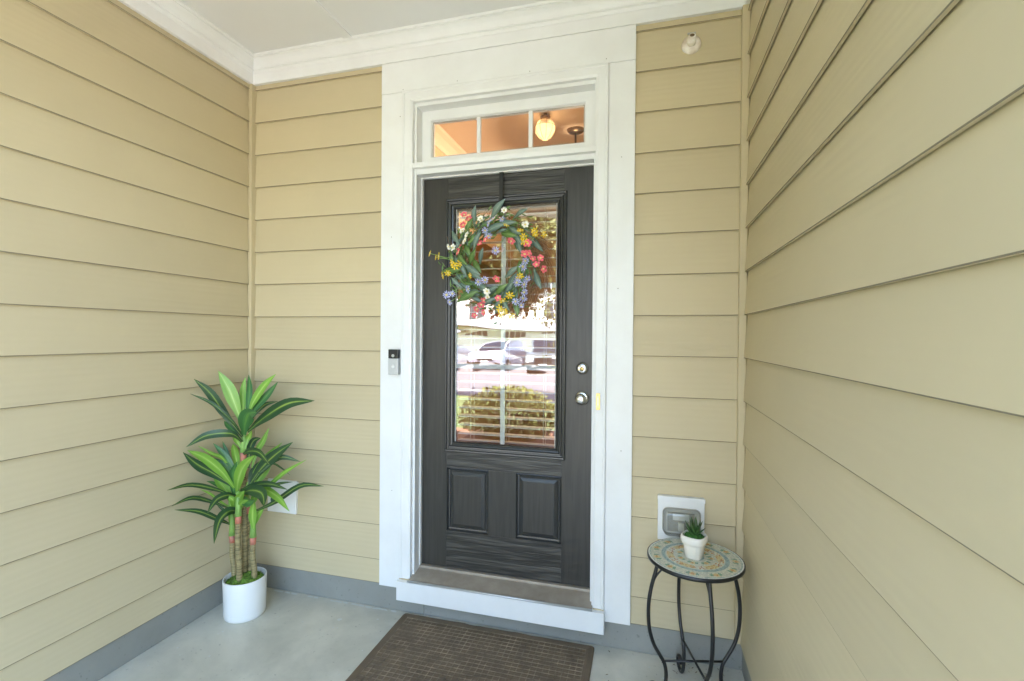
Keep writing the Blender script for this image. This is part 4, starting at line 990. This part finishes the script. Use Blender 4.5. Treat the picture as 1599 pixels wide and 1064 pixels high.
# ================================================================ small fixtures
# video doorbell
db_ = thing('video_doorbell', 'silver and black video doorbell on the left door casing', 'doorbell', (-0.602, -0.020, 1.271))
boxo('mount', -0.027, 0.027, -0.006, -0.0005, -0.063, 0.063, M['grey'], db_, bev=0.001, seg=1)
boxo('body', -0.0265, 0.0265, -0.029, -0.0062, -0.0635, 0.018, M['plastic_s'], db_, bev=0.003)
boxo('camera_face', -0.0265, 0.0265, -0.029, -0.0062, 0.0183, 0.0635, M['plastic_k'], db_, bev=0.003)
bm = bmesh.new(); ydisc(bm, [(0.0, -0.031), (0.006, -0.031), (0.008, -0.0292)], 0.0, 0.032); obj('lens', bm, M['grey'], db_)
bm = bmesh.new(); ydisc(bm, [(0.0, -0.0300), (0.0088, -0.0300), (0.0090, -0.0292)], 0.0, -0.022); obj('button', bm, M['plastic_w'], db_)
bm = bmesh.new(); ydisc(bm, [(0.0102, -0.0289), (0.0102, -0.0304), (0.0126, -0.0304), (0.0126, -0.0289)], 0.0, -0.022); obj('button_ring', bm, M['plastic_s'], db_)
# brass bell push
bp_ = thing('bell_push', 'narrow brass bell push on the right side of the door frame', 'doorbell', (0.4085, -0.0285, 1.116))
boxo('plate', -0.0085, 0.0085, -0.006, -0.0003, -0.037, 0.037, M['brass'], bp_, bev=0.0018)
boxo('button', -0.003, 0.003, -0.0085, -0.0062, -0.016, 0.018, M['ceramic2'], bp_, bev=0.001)
for z in (-0.029, 0.029):
    bm = bmesh.new(); ydisc(bm, [(0.0, -0.0075), (0.0025, -0.0072), (0.003, -0.0058)], 0.0, z, 12); obj('screw', bm, M['bronze'], bp_)

# right outlet with bubble cover
ol = thing('outlet_box', 'white outlet block with clear bubble cover behind the mosaic table', 'outlet', (0.764, 0.0, 0.624))
boxo('mounting_block', -0.095, 0.095, -0.024, 0.003, -0.096, 0.096, M['plastic_w'], ol, bev=0.004)
boxo('block_lip', -0.097, 0.097, -0.028, -0.0245, 0.078, 0.096, M['plastic_w'], ol, bev=0.0015)
boxo('receptacle', -0.055, 0.055, -0.030, -0.0245, -0.052, 0.030, M['grey'], ol, bev=0.002)
boxo('outlet_face', -0.034, 0.034, -0.0345, -0.0305, -0.002, 0.026, M['plastic_w'], ol, bev=0.002)
boxo('plug', -0.012, 0.012, -0.046, -0.0305, -0.045, -0.010, M['plastic_w'], ol, bev=0.003)
def bubble(x0, x1, z0, z1, d):
    bm = bmesh.new()
    loops = []
    for ins, y in ((0, 0), (0.001, -d * 0.7), (0.006, -d * 0.93), (0.014, -d)):
        ring = []
        r = 0.020
        for cx_, cz_, a0 in ((x1 - r, z1 - r, 0), (x0 + r, z1 - r, 90), (x0 + r, z0 + r, 180), (x1 - r, z0 + r, 270)):
            for i in range(7):
                a_ = R(a0 + i * 15); ring.append(bm.verts.new((cx_ + (r - ins) * math.cos(a_), y, cz_ + (r - ins) * math.sin(a_))))
        loops.append(ring)
    for a, b in zip(loops, loops[1:]):
        for i in range(28): bm.faces.new((a[i], a[(i + 1) % 28], b[(i + 1) % 28], b[i])).smooth = True
    bm.faces.new(loops[-1])
    return bm
obj('bubble_cover', bubble(-0.072, 0.076, -0.062, 0.046, 0.050), M['clear'], ol, loc=(0, -0.0245, 0))
M['clearrim'] = mat('cover_rim', (0.42, 0.40, 0.34), rough=0.4)
bm = bmesh.new()
def rrect(x0, x1, z0, z1, r, y):
    o_ = []
    for cx_, cz_, a0 in ((x1 - r, z1 - r, 0), (x0 + r, z1 - r, 90), (x0 + r, z0 + r, 180), (x1 - r, z0 + r, 270)):
        for i in range(7):
            a_ = R(a0 + i * 15); o_.append((cx_ + r * math.cos(a_), y, cz_ + r * math.sin(a_)))
    return o_
tube(bm, rrect(-0.073, 0.077, -0.063, 0.047, 0.02, -0.027) + [rrect(-0.073, 0.077, -0.063, 0.047, 0.02, -0.027)[0]], 0.0035, 8)
obj('cover_rim', bm, M['clearrim'], ol)

# left hose block behind the plant
hb_ = thing('tap_block', 'white mounting block with a dark tap handle behind the dracaena leaves', 'outlet', (-1.287, 0.0, 0.525))
boxo('mounting_block', -0.092, 0.092, -0.020, 0.003, -0.089, 0.089, M['plastic_w'], hb_, bev=0.003)
M['teal'] = mat('dark_teal_metal', (0.02, 0.09, 0.09), rough=0.4)
bm = bmesh.new(); ydisc(bm, [(0.0, -0.055), (0.010, -0.055), (0.010, -0.02)], -0.01, -0.005, 14); obj('tap_body', bm, M['chrome'], hb_)
bm = bmesh.new(); ydisc(bm, [(0.0, -0.068), (0.018, -0.068), (0.024, -0.063), (0.018, -0.057), (0.0, -0.057)], -0.01, -0.005, 14); obj('tap_handle', bm, M['teal'], hb_)

# light fixture base up on the right bay
lf = thing('lamp_holder', 'round white wall lamp base with an empty socket high on the right', 'light fixture', (0.786, -0.006, 2.655))
M['stain'] = mat('rust_stained_white', (0.78, 0.76, 0.70), rough=0.5, var=0.25, vscale=14, tint=(0.60, 0.40, 0.22))
bm = bmesh.new(); ydisc(bm, [(0.0, -0.014), (0.026, -0.014), (0.035, -0.011), (0.039, -0.006), (0.040, 0.003)], 0, 0); obj('base_plate', bm, M['stain'], lf)
dv = Vector((0.0, -0.86, 0.42)).normalized()
bm = bmesh.new(); c0 = Vector((0, -0.010, 0.0)); tube(bm, [c0, c0 + dv * 0.022, c0 + dv * 0.024, c0 + dv * 0.038], 0.015, 20, rfun=lambda t: 0.0175 if t < 0.4 else 0.0145)
so = obj('socket', bm, M['stain'], lf)
bm = bmesh.new(); tube(bm, [c0 + dv * 0.0381, c0 + dv * 0.0392], 0.0095, 16); obj('socket_hole', bm, M['bronze'], so)
bm = bmesh.new(); box(bm, -0.017, 0.017, -0.016, -0.010, 0.041, 0.046); box(bm, -0.006, 0.006, -0.018, -0.0105, 0.0335, 0.0405)
obj('bracket', bm, M['grey'], lf)
bm = bmesh.new(); ydisc(bm, [(0.0, -0.0195), (0.003, -0.0195), (0.003, -0.0178)], 0, 0.037, 10); obj('screw', bm, M['plastic_k'], lf)

# flakes and grit on the floor
M['flake'] = mat('pale_flake', (0.62, 0.64, 0.60), rough=0.8)
bm = bmesh.new()
for _ in range(120):
    x, y = random.uniform(XL + 0.1, XR - 0.1), -abs(random.gauss(0, 0.45)) - 0.02
    if -0.58 < x < 0.43 and y > -0.72: continue
    r = random.choice((0.0015, 0.002, 0.003, 0.004)); h = random.uniform(0.0008, 0.002)
    k = random.randint(4, 6); a0 = random.random() * 6
    top = [bm.verts.new((x + r * random.uniform(0.6, 1.4) * math.cos(a0 + q * 6.283 / k), y + r * random.uniform(0.6, 1.4) * math.sin(a0 + q * 6.283 / k), h)) for q in range(k)]
    bot = [bm.verts.new((v.co.x, v.co.y, 0.0)) for v in top]
    bm.faces.new(top)
    for q in range(k): bm.faces.new((top[q], bot[q], bot[(q + 1) % k], top[(q + 1) % k]))
x, y = -0.83, -0.15
top = [bm.verts.new((x + a, y + b, 0.0012)) for a, b in ((-0.012, -0.008), (0.006, -0.011), (0.012, 0.002), (0.004, 0.012), (-0.010, 0.006))]
bm.faces.new(top)
tag(obj('paint_flakes', bm, M['flake'], loc=(0, 0, 0.0006)), 'pale paint flakes and grit scattered on the porch floor', 'debris', kind='stuff')

# remains of an old sealant line at the foot of the curb, and dry litter in the right corner
bm = bmesh.new()
x = XL + 0.16
while x < -0.60:
    w = random.uniform(0.02, 0.07)
    if random.random() < 0.8:
        ys = [-0.012 - abs(random.gauss(0, 0.004)) for _ in range(4)]
        v = [bm.verts.new(p) for p in ((x, ys[0] + 0.007, 0.0016), (x + w * 0.5, ys[1] + 0.009, 0.0020), (x + w, ys[2] + 0.006, 0.0014), (x + w, ys[2] - 0.002, 0.0004), (x + w * 0.5, ys[3] - 0.003, 0.0004), (x, ys[0] - 0.001, 0.0004))]
        bm.faces.new(v)
    x += w + random.uniform(0, 0.02)
tag(obj('sealant_remains', bm, M['flake'], loc=(0, 0, 0.0005)), 'broken pale line of old sealant along the foot of the left curb', 'debris', kind='stuff')
M['litter'] = mat('dry_leaf_litter', (0.16, 0.13, 0.08), rough=0.9, var=0.4, vscale=60)
bm = bmesh.new()
for _ in range(46):
    if random.random() < 0.7: x, y = random.gauss(0.86, 0.08), -abs(random.gauss(0.05, 0.06)) - 0.01
    else: x, y = random.uniform(0.45, 0.98), -random.uniform(0.02, 0.35)
    if x > 0.99: continue
    r = random.uniform(0.0015, 0.006); a0 = random.random() * 6
    v = [bm.verts.new((x + r * math.cos(a0 + q * 1.57) * (1.6 if q % 2 else 0.5), y + r * math.sin(a0 + q * 1.57) * (1.6 if q % 2 else 0.5), 0.0012 + 0.0015 * random.random())) for q in range(4)]
    bm.faces.new(v)
tag(obj('leaf_litter', bm, M['litter'], loc=(0, 0, 0.0005)), 'dry leaf crumbs and dirt on the floor under the mosaic table', 'debris', kind='stuff')

# ================================================================ wreath
wr = thing('wreath', 'round wreath of twigs, leaves and small coloured flowers on the door', 'wreath', (-0.09, 0.03, 1.765))
WC = Vector(wr.location)
def radial(p):
    d = Vector((p[0] - WC.x, 0, p[2] - WC.z)); return d
bm = bmesh.new()
def strand(a0, a1, r0, r1, th, y0, y1, n=14, wob=0.01, e=Vector((0, 0, 0))):
    pts = []
    w1, w2 = random.uniform(0, 6), random.uniform(0, 6)
    for i in range(n + 1):
        t = i / n; a_ = a0 + (a1 - a0) * t; r = r0 + (r1 - r0) * t + wob * math.sin(w1 + t * 7)
        pts.append(Vector((r * math.cos(a_), y0 + (y1 - y0) * t + wob * 0.6 * math.sin(w2 + 6 * t), r * math.sin(a_))))
    tube(bm, pts, th, 4, cap=False, rfun=lambda t: th * (1.15 - 0.75 * t))
for k in range(46):           # wound ring
    a0 = random.uniform(0, 6.283)
    strand(a0, a0 + random.uniform(1.5, 3.6), random.uniform(0.135, 0.175), random.uniform(0.135, 0.18), random.uniform(0.0016, 0.003), random.uniform(-0.03, 0.03), random.uniform(-0.03, 0.03), 18, 0.007)
for k in range(210):          # the brown spray sweeping down the right side
    a0 = R(random.uniform(-45, 62)); da = -R(random.uniform(18, 60))
    strand(a0, a0 + da, random.uniform(0.15, 0.20), random.uniform(0.22, 0.295), random.uniform(0.0010, 0.0022), random.uniform(-0.045, 0.0), random.uniform(-0.055, 0.0), 10, 0.004)
for k in range(110):           # loose twig ends all round
    a0 = random.uniform(0, 6.283); da = -R(random.uniform(8, 40))
    strand(a0, a0 + da, random.uniform(0.15, 0.18), random.uniform(0.20, 0.28), random.uniform(0.0009, 0.0016), random.uniform(-0.04, 0.0), random.uniform(-0.05, 0.01), 8, 0.004)
for k in range(26):
    a0 = R(random.uniform(95, 125)); strand(a0, a0 - R(random.uniform(-6, 8)), 0.16, random.uniform(0.22, 0.275), 0.0009, 0.0, random.uniform(-0.03, 0.02), 6, 0.003)
tg = obj('twigs', bm, M['twig'], wr); tg['kind'] = 'stuff'
# filler leaves
bm = bmesh.new(); uvl = bm.loops.layers.uv.new('UVMap')
def small_leaf(base, d, L_, w):
    d = d.normalized(); s_ = d.cross(Vector((random.gauss(0, 0.5), -1, random.gauss(0, 0.5)))).normalized(); nn = s_.cross(d)
    rows = []
    for t, ww, lift in ((0, 0.12, 0), (0.3, 0.8, 0.06), (0.6, 1.0, 0.08), (0.85, 0.55, 0.03), (1, 0.03, -0.05)):
        c = base + d * (L_ * t) + nn * (L_ * lift)
        rows.append([bm.verts.new(c - s_ * w * ww * 0.5 + nn * w * 0.12 * ww), bm.verts.new(c), bm.verts.new(c + s_ * w * ww * 0.5 + nn * w * 0.12 * ww)])
    for i in range(4):
        for j in range(2):
            f = bm.faces.new((rows[i][j], rows[i][j + 1], rows[i + 1][j + 1], rows[i + 1][j])); f.smooth = True
            for lp, (a, b) in zip(f.loops, ((j / 2, i / 4), ((j + 1) / 2, i / 4), ((j + 1) / 2, (i + 1) / 4), (j / 2, (i + 1) / 4))): lp[uvl].uv = (a, b)
for k in range(980):
    a_ = random.uniform(0, 6.283); r = random.gauss(0.176, 0.034)
    if r < 0.118 or (abs(((a_ + math.pi) % (2 * math.pi)) - math.pi) < 0.6 and r > 0.19): continue
    b_ = Vector((r * math.cos(a_), random.uniform(-0.05, 0.015), r * math.sin(a_)))
    tn = Vector((math.sin(a_), random.uniform(-0.5, 0.1), -math.cos(a_))) * random.choice((1, 1, 1, -1)) + Vector((math.cos(a_), 0, math.sin(a_))) * random.uniform(-0.35, 0.75)
    small_leaf(b_, tn, random.uniform(0.020, 0.044), random.uniform(0.006, 0.011))
bm.normal_update()
fo = raw('small_leaves', bm, M['wleaf2'], wr); fo['kind'] = 'stuff'
# large dusty leaves, one by one
rl = random.Random(21)
for k in range(64):            # further leaves tucked in round the ring, pointing with its sweep
    a_ = 2 * math.pi * (k + rl.uniform(-0.4, 0.4)) / 64; r = rl.uniform(0.135, 0.215)
    c = Vector((WC.x + r * math.cos(a_), rl.uniform(-0.02, 0.02), WC.z + r * math.sin(a_)))
    d = (Vector((math.sin(a_), 0, -math.cos(a_))) + Vector((math.cos(a_), rl.uniform(-0.4, 0), math.sin(a_))) * rl.uniform(-0.2, 0.9)).normalized() * rl.uniform(0.022, 0.038)
    WREATH_LEAVES.append((tuple(c - d), tuple(c + d)))
for p0, p1 in WREATH_LEAVES:
    a, b = Vector(p0), Vector(p1)
    mid = a.lerp(b, 0.5) + Vector((0, -0.014, 0.004))
    d = (b - a); b2 = b + d * 0.08; a2 = a - d * 0.08
    lb = leaf_mesh([a2, a.lerp(b, 0.33) + Vector((0, -0.012, 0)), a.lerp(b, 0.66) + Vector((0, -0.015, 0)), b2], d.length * 0.31, random.uniform(-25, 25), nseg=8, origin=tuple(WC), fold=0.3, facing=Vector((0.2, -0.95, 0.1)), w0=0.3)
    raw('leaf', lb, M['wleaf'] if random.random() < 0.78 else M['wleaf2'], wr)
# flowers
def flower_mesh(nm, pm, n, R_, daisy):
    bm = bmesh.new()
    for k in range(n):
        a_ = 2 * math.pi * k / n + random.uniform(-0.1, 0.1); hw = (math.pi / n) * (0.62 if daisy else 1.02)
        rr = R_ * random.uniform(0.9, 1.08)
        P = [(0.12 * R_, a_ - hw * 0.8, 0.001), (0.12 * R_, a_ + hw * 0.8, 0.001), (rr * 0.72, a_ + hw, 0.004), (rr, a_ + hw * 0.35, 0.0025), (rr, a_ - hw * 0.35, 0.0025), (rr * 0.72, a_ - hw, 0.004)]
        f = bm.faces.new([bm.verts.new((r * math.cos(q), r * math.sin(q), z + (0.15 if not daisy else 0.08) * r)) for r, q, z in P]); f.material_index = 0
    rg = lathe(bm, [(R_ * 0.30, 0.002), (R_ * 0.22, 0.005), (0.0, 0.0065)], 7, mi=1)
    me = bpy.data.meshes.new(nm); bm.to_mesh(me); bm.free()
    me.materials.append(pm); me.materials.append(M['centre'])
    return me
FM = {'p': flower_mesh('pink_flower', M['pet_p'], 5, 0.021, False), 'b': flower_mesh('blue_flower', M['pet_b'], 10, 0.0215, True),
      'y': flower_mesh('yellow_flower', M['pet_y'], 7, 0.019, True), 'w': flower_mesh('white_flower', M['pet_w'], 6, 0.020, False)}
FN = {'p': 'pink_flower', 'b': 'blue_flower', 'y': 'yellow_flower', 'w': 'white_flower'}
stm = bmesh.new()
for c, p in WREATH_FLOWERS:
    q = Vector(p) - WC; q.y -= 0.012
    out = Vector((q.x, 0, q.z)).normalized()
    nrm = Vector((out.x * 0.55 + random.gauss(0, 0.35), -1, out.z * 0.45 + 0.1 + random.gauss(0, 0.35))).normalized()
    if abs(q.x) > 0.24: nrm = Vector((out.x * 0.9, -0.7, random.gauss(0.2, 0.3))).normalized()
    o = bpy.data.objects.new(FN[c], FM[c]); col.objects.link(o); o.parent = wr
    o.location = q; o.rotation_euler = (nrm.to_track_quat('Z', 'Y') @ Matrix.Rotation(random.uniform(0, 6.28), 3, 'Z').to_quaternion()).to_euler()
    k = random.uniform(0.72, 1.0) * (1.15 if c == 'y' else 1.0); o.scale = (k, k, k)
    rr = out * 0.155 + Vector((random.gauss(0, 0.012), -0.005, random.gauss(0, 0.012)))
    tube(stm, [q - nrm * 0.001, q.lerp(rr, 0.4) + Vector((0, -0.004, -0.006)), rr], 0.0011, 4, cap=False)
so = obj('flower_stems', stm, M['stemg'], wr); so['kind'] = 'stuff'
hg = bmesh.new()
box(hg, -0.010, 0.010, 0.0455, 0.0470, 1.985, 2.2005); box(hg, -0.010, 0.010, 0.0455, 0.0700, 2.2006, 2.2024)
box(hg, -0.010, 0.010, 0.030, 0.0454, 1.985, 1.9870)
tag(obj('wreath_hanger', hg, M['black'], loc=(-0.0745, 0, 0)), 'thin black metal strap hooked over the door top holding the wreath', 'hanger')

# ================================================================ outside, seen only mirrored in the door glass
def leaf_cloud(name, blobs, n, size, m, parent, seed=1):
    rnd = random.Random(seed); verts = []; faces = []
    for (cx_, cy_, cz_, rx, ry, rz, w) in blobs:
        for _ in range(int(n * w)):
            while True:
                x, y, z = rnd.uniform(-1, 1), rnd.uniform(-1, 1), rnd.uniform(-1, 1)
                q = x * x + y * y + z * z
                if 0.25 < q < 1: break
            c = Vector((cx_ + x * rx, cy_ + y * ry, cz_ + z * rz))
            d = Vector((rnd.gauss(0, 1), rnd.gauss(0, 1), rnd.gauss(0, 1))).normalized(); e = d.cross(Vector((rnd.gauss(0, 1), rnd.gauss(0, 1), rnd.gauss(0, 1)))).normalized()
            s_ = size * rnd.uniform(0.6, 1.3); b = len(verts)
            verts += [c - d * s_, c + e * s_ * 0.5, c + d * s_, c - e * s_ * 0.5]; faces.append((b, b + 1, b + 2, b + 3))
    me = bpy.data.meshes.new(name); me.from_pydata(verts, [], faces)
    return link(name, me, m, parent)
M['fol1'] = mat('olive_foliage', (0.15, 0.17, 0.03), rough=0.7, var=0.4, vscale=3)
M['fol2'] = mat('yellow_green_foliage', (0.12, 0.14, 0.035), rough=0.7, var=0.5, vscale=2)
M['bark'] = mat('bark', (0.16, 0.12, 0.09), rough=0.9, var=0.3, vscale=10)
bu = thing('round_shrub', 'round olive clipped shrub mirrored in the lower door glass', 'shrub', (-1.28, -4.35, -0.09))
bm = bmesh.new()
for k in range(7):
    a_ = k * 0.9; tube(bm, [(0.05 * math.cos(a_), 0.05 * math.sin(a_), 0), (0.35 * math.cos(a_), 0.35 * math.sin(a_), 0.45)], 0.015, 5)
obj('stem', bm, M['bark'], bu)
leaf_cloud('foliage', [(0, 0, 0.37, 0.76, 0.70, 0.40, 1)], 9000, 0.022, M['fol1'], bu, 3)
def tree(name, label, x, y, h, blobs, n, size, seed, z0=-0.12):
    t = thing(name, label, 'tree', (x, y, z0))
    bm = bmesh.new(); rnd = random.Random(seed)
    top = Vector((0, 0, h * 0.8)); tube(bm, [(0, 0, 0), (0.03, 0.02, h * 0.35), (-0.02, 0.05, h * 0.6), top], 0.1, 8, rfun=lambda q: 0.022 * h * (1.1 - q * 0.8))
    for b in blobs:
        s_ = Vector((0, 0, h * rnd.uniform(0.3, 0.6))); e = Vector(b[:3])
        tube(bm, [s_, s_.lerp(e, 0.5) + Vector((0, 0, 0.1)), e], 0.03, 5, rfun=lambda q: 0.009 * h * (1 - 0.8 * q))
    obj('trunk', bm, M['bark'], t)
    leaf_cloud('crown', blobs, n, size, M['fol2'], t, seed)
    return t
tree('shade_tree', 'broad leafy shade tree mirrored at the top of the door glass', -4.2, -8.6, 5.5,
     [(0, 0, 4.4, 2.3, 1.7, 1.5, 1), (-2.2, 0.2, 3.8, 1.6, 1.3, 1.2, 0.6), (1.9, 0.1, 3.7, 1.7, 1.3, 1.1, 0.6), (0.3, -0.3, 3.1, 1.8, 1.2, 0.7, 0.7), (3.3, 0.3, 3.5, 1.2, 1, 0.9, 0.5), (-1.2, 0.4, 3.0, 1.4, 1.1, 0.6, 0.5)], 11000, 0.08, 11)
tree('young_tree', 'slim young tree with sparse leaves mirrored at the right of the glass', -0.62, -5.9, 3.4,
     [(0, 0, 2.9, 0.75, 0.6, 0.8, 1), (-0.35, 0.1, 2.2, 0.5, 0.4, 0.5, 0.5), (0.25, 0, 1.5, 0.35, 0.3, 0.5, 0.12), (-0.2, 0.05, 1.2, 0.35, 0.3, 0.35, 0.05)], 1500, 0.035, 5)
M['townwall'] = mat('white_townhouse_siding', (0.78, 0.76, 0.73), rough=0.7)
M['winglass'] = mat('dark_window_glass', (0.03, 0.04, 0.06), rough=0.08)
th = thing('townhouse_row', 'white townhouse row with garages mirrored across the street', 'building', (-14, -44, -0.3))
boxo('wall', -16, 18, -8, 0, 0, 6.4, M['townwall'], th)
bm = bmesh.new()
for z0_, z1_, y0_, y1_ in ((2.25, 3.15, 1.2, 0.0),):
    v = [bm.verts.new(p) for p in ((-16, y0_, z0_), (18, y0_, z0_), (18, y1_, z1_), (-16, y1_, z1_), (-16, y1_, z0_ - 0.1), (18, y1_, z0_ - 0.1))]
    bm.faces.new(v[:4]); bm.faces.new((v[0], v[4], v[5], v[1])); bm.faces.new((v[0], v[3], v[4])); bm.faces.new((v[1], v[5], v[2]))
obj('porch_roof', bm, M['shingle'], th)
bm = bmesh.new()
v = [bm.verts.new(p) for p in ((-16.5, 0.5, 6.4), (18.5, 0.5, 6.4), (18.5, -4, 8.6), (-16.5, -4, 8.6), (-16.5, -8.5, 6.4), (18.5, -8.5, 6.4))]
bm.faces.new(v[:4]); bm.faces.new((v[3], v[2], v[5], v[4])); bm.faces.new((v[0], v[3], v[4])); bm.faces.new((v[1], v[5], v[2])); bm.faces.new((v[0], v[4], v[5], v[1]))
obj('roof', bm, M['shingle'], th)
for k in range(8):
    x = -14 + k * 4.0
    g = boxo('garage_door', x - 1.3, x + 1.3, 0.0, 0.06, 0.02, 2.1, M['plastic_w'], th)
    for q in range(4): boxo('lite', x - 1.15 + q * 0.6, x - 0.65 + q * 0.6, 0.061, 0.07, 1.72, 1.98, M['winglass'], g)
    w_ = boxo('window', x - 0.8, x + 0.8, 0.0, 0.06, 3.7, 5.1, M['winglass'], th)
    boxo('window_frame', x - 0.03, x + 0.03, 0.061, 0.09, 3.7, 5.1, M['plastic_w'], w_)
def car(name, label, x, y, colr, rz=0.0):
    t = thing(name, label, 'car', (x, y, -0.306), (0, 0, rz))
    cm = mat(name + '_paint', colr, rough=0.25, coat=0.6)
    bm = bmesh.new()
    prof = [(-2.2, 0.35), (-2.25, 0.62), (-2.1, 0.88), (-1.2, 0.98), (-0.6, 1.38), (0.7, 1.42), (1.5, 1.02), (2.2, 0.92), (2.28, 0.6), (2.2, 0.35)]
    rows = []
    for s_, k in ((-0.88, 0.0), (-0.80, 1.0), (0.80, 1.0), (0.88, 0.0)):
        rows.append([bm.verts.new((s_ * (1 if z < 1.0 else 0.84), yy, z)) for yy, z in prof])
    for a, b in zip(rows, rows[1:]):
        for i in range(len(prof)): bm.faces.new((a[i], a[(i + 1) % len(prof)], b[(i + 1) % len(prof)], b[i]))
    bm.faces.new(rows[0]); bm.faces.new(rows[-1][::-1])
    obj('body', bm, cm, t)
    for sgn, a, b in ((1, (1.46, 1.06), (0.74, 1.40)), (-1, (-1.14, 1.02), (-0.62, 1.37))):
        bm = bmesh.new()
        v = [bm.verts.new(p) for p in ((-0.68, a[0] + 0.02 * sgn, a[1] + 0.02), (0.68, a[0] + 0.02 * sgn, a[1] + 0.02), (0.62, b[0] + 0.02 * sgn, b[1]), (-0.62, b[0] + 0.02 * sgn, b[1]))]
        bm.faces.new(v); bmesh.ops.solidify(bm, geom=bm.faces[:], thickness=0.012)
        obj('windscreen' if sgn > 0 else 'rear_window', bm, M['winglass'], t)
    for sx_ in (-0.82, 0.82):
        for sy_ in (-1.4, 1.4):
            bm = bmesh.new(); tube(bm, [(sx_ - 0.09, sy_, 0.33), (sx_ + 0.09, sy_, 0.33)], 0.33, 20)
            w = obj('wheel', bm, M['plastic_k'], t)
            bm = bmesh.new(); s1 = 0.095 * (1 if sx_ > 0 else -1); tube(bm, [(sx_ + s1 * 0.97, sy_, 0.33), (sx_ + s1 * 1.08, sy_, 0.33)], 0.2, 14); obj('rim', bm, M['chrome'], w)
        boxo('headlight', sx_ * 0.78 - 0.16, sx_ * 0.78 + 0.16, 2.18, 2.30, 0.62, 0.76, M['ceramic'], t)
    boxo('grille', -0.42, 0.42, 2.2, 2.295, 0.48, 0.66, M['plastic_k'], t)
    boxo('number_plate', -0.2, 0.2, 2.296, 2.31, 0.36, 0.46, M['ceramic'], t)
    return t
car('parked_car', 'silver parked car mirrored at the left of the door glass', -9.6, -21.5, (0.55, 0.60, 0.60))
car('parked_car', 'pale lilac-grey parked car mirrored beside the door grille', -6.7, -22.0, (0.45, 0.43, 0.50), R(4))
car('parked_car', 'dark slate parked car mirrored at the right of the glass', -4.2, -22.3, (0.10, 0.12, 0.13), R(-3))
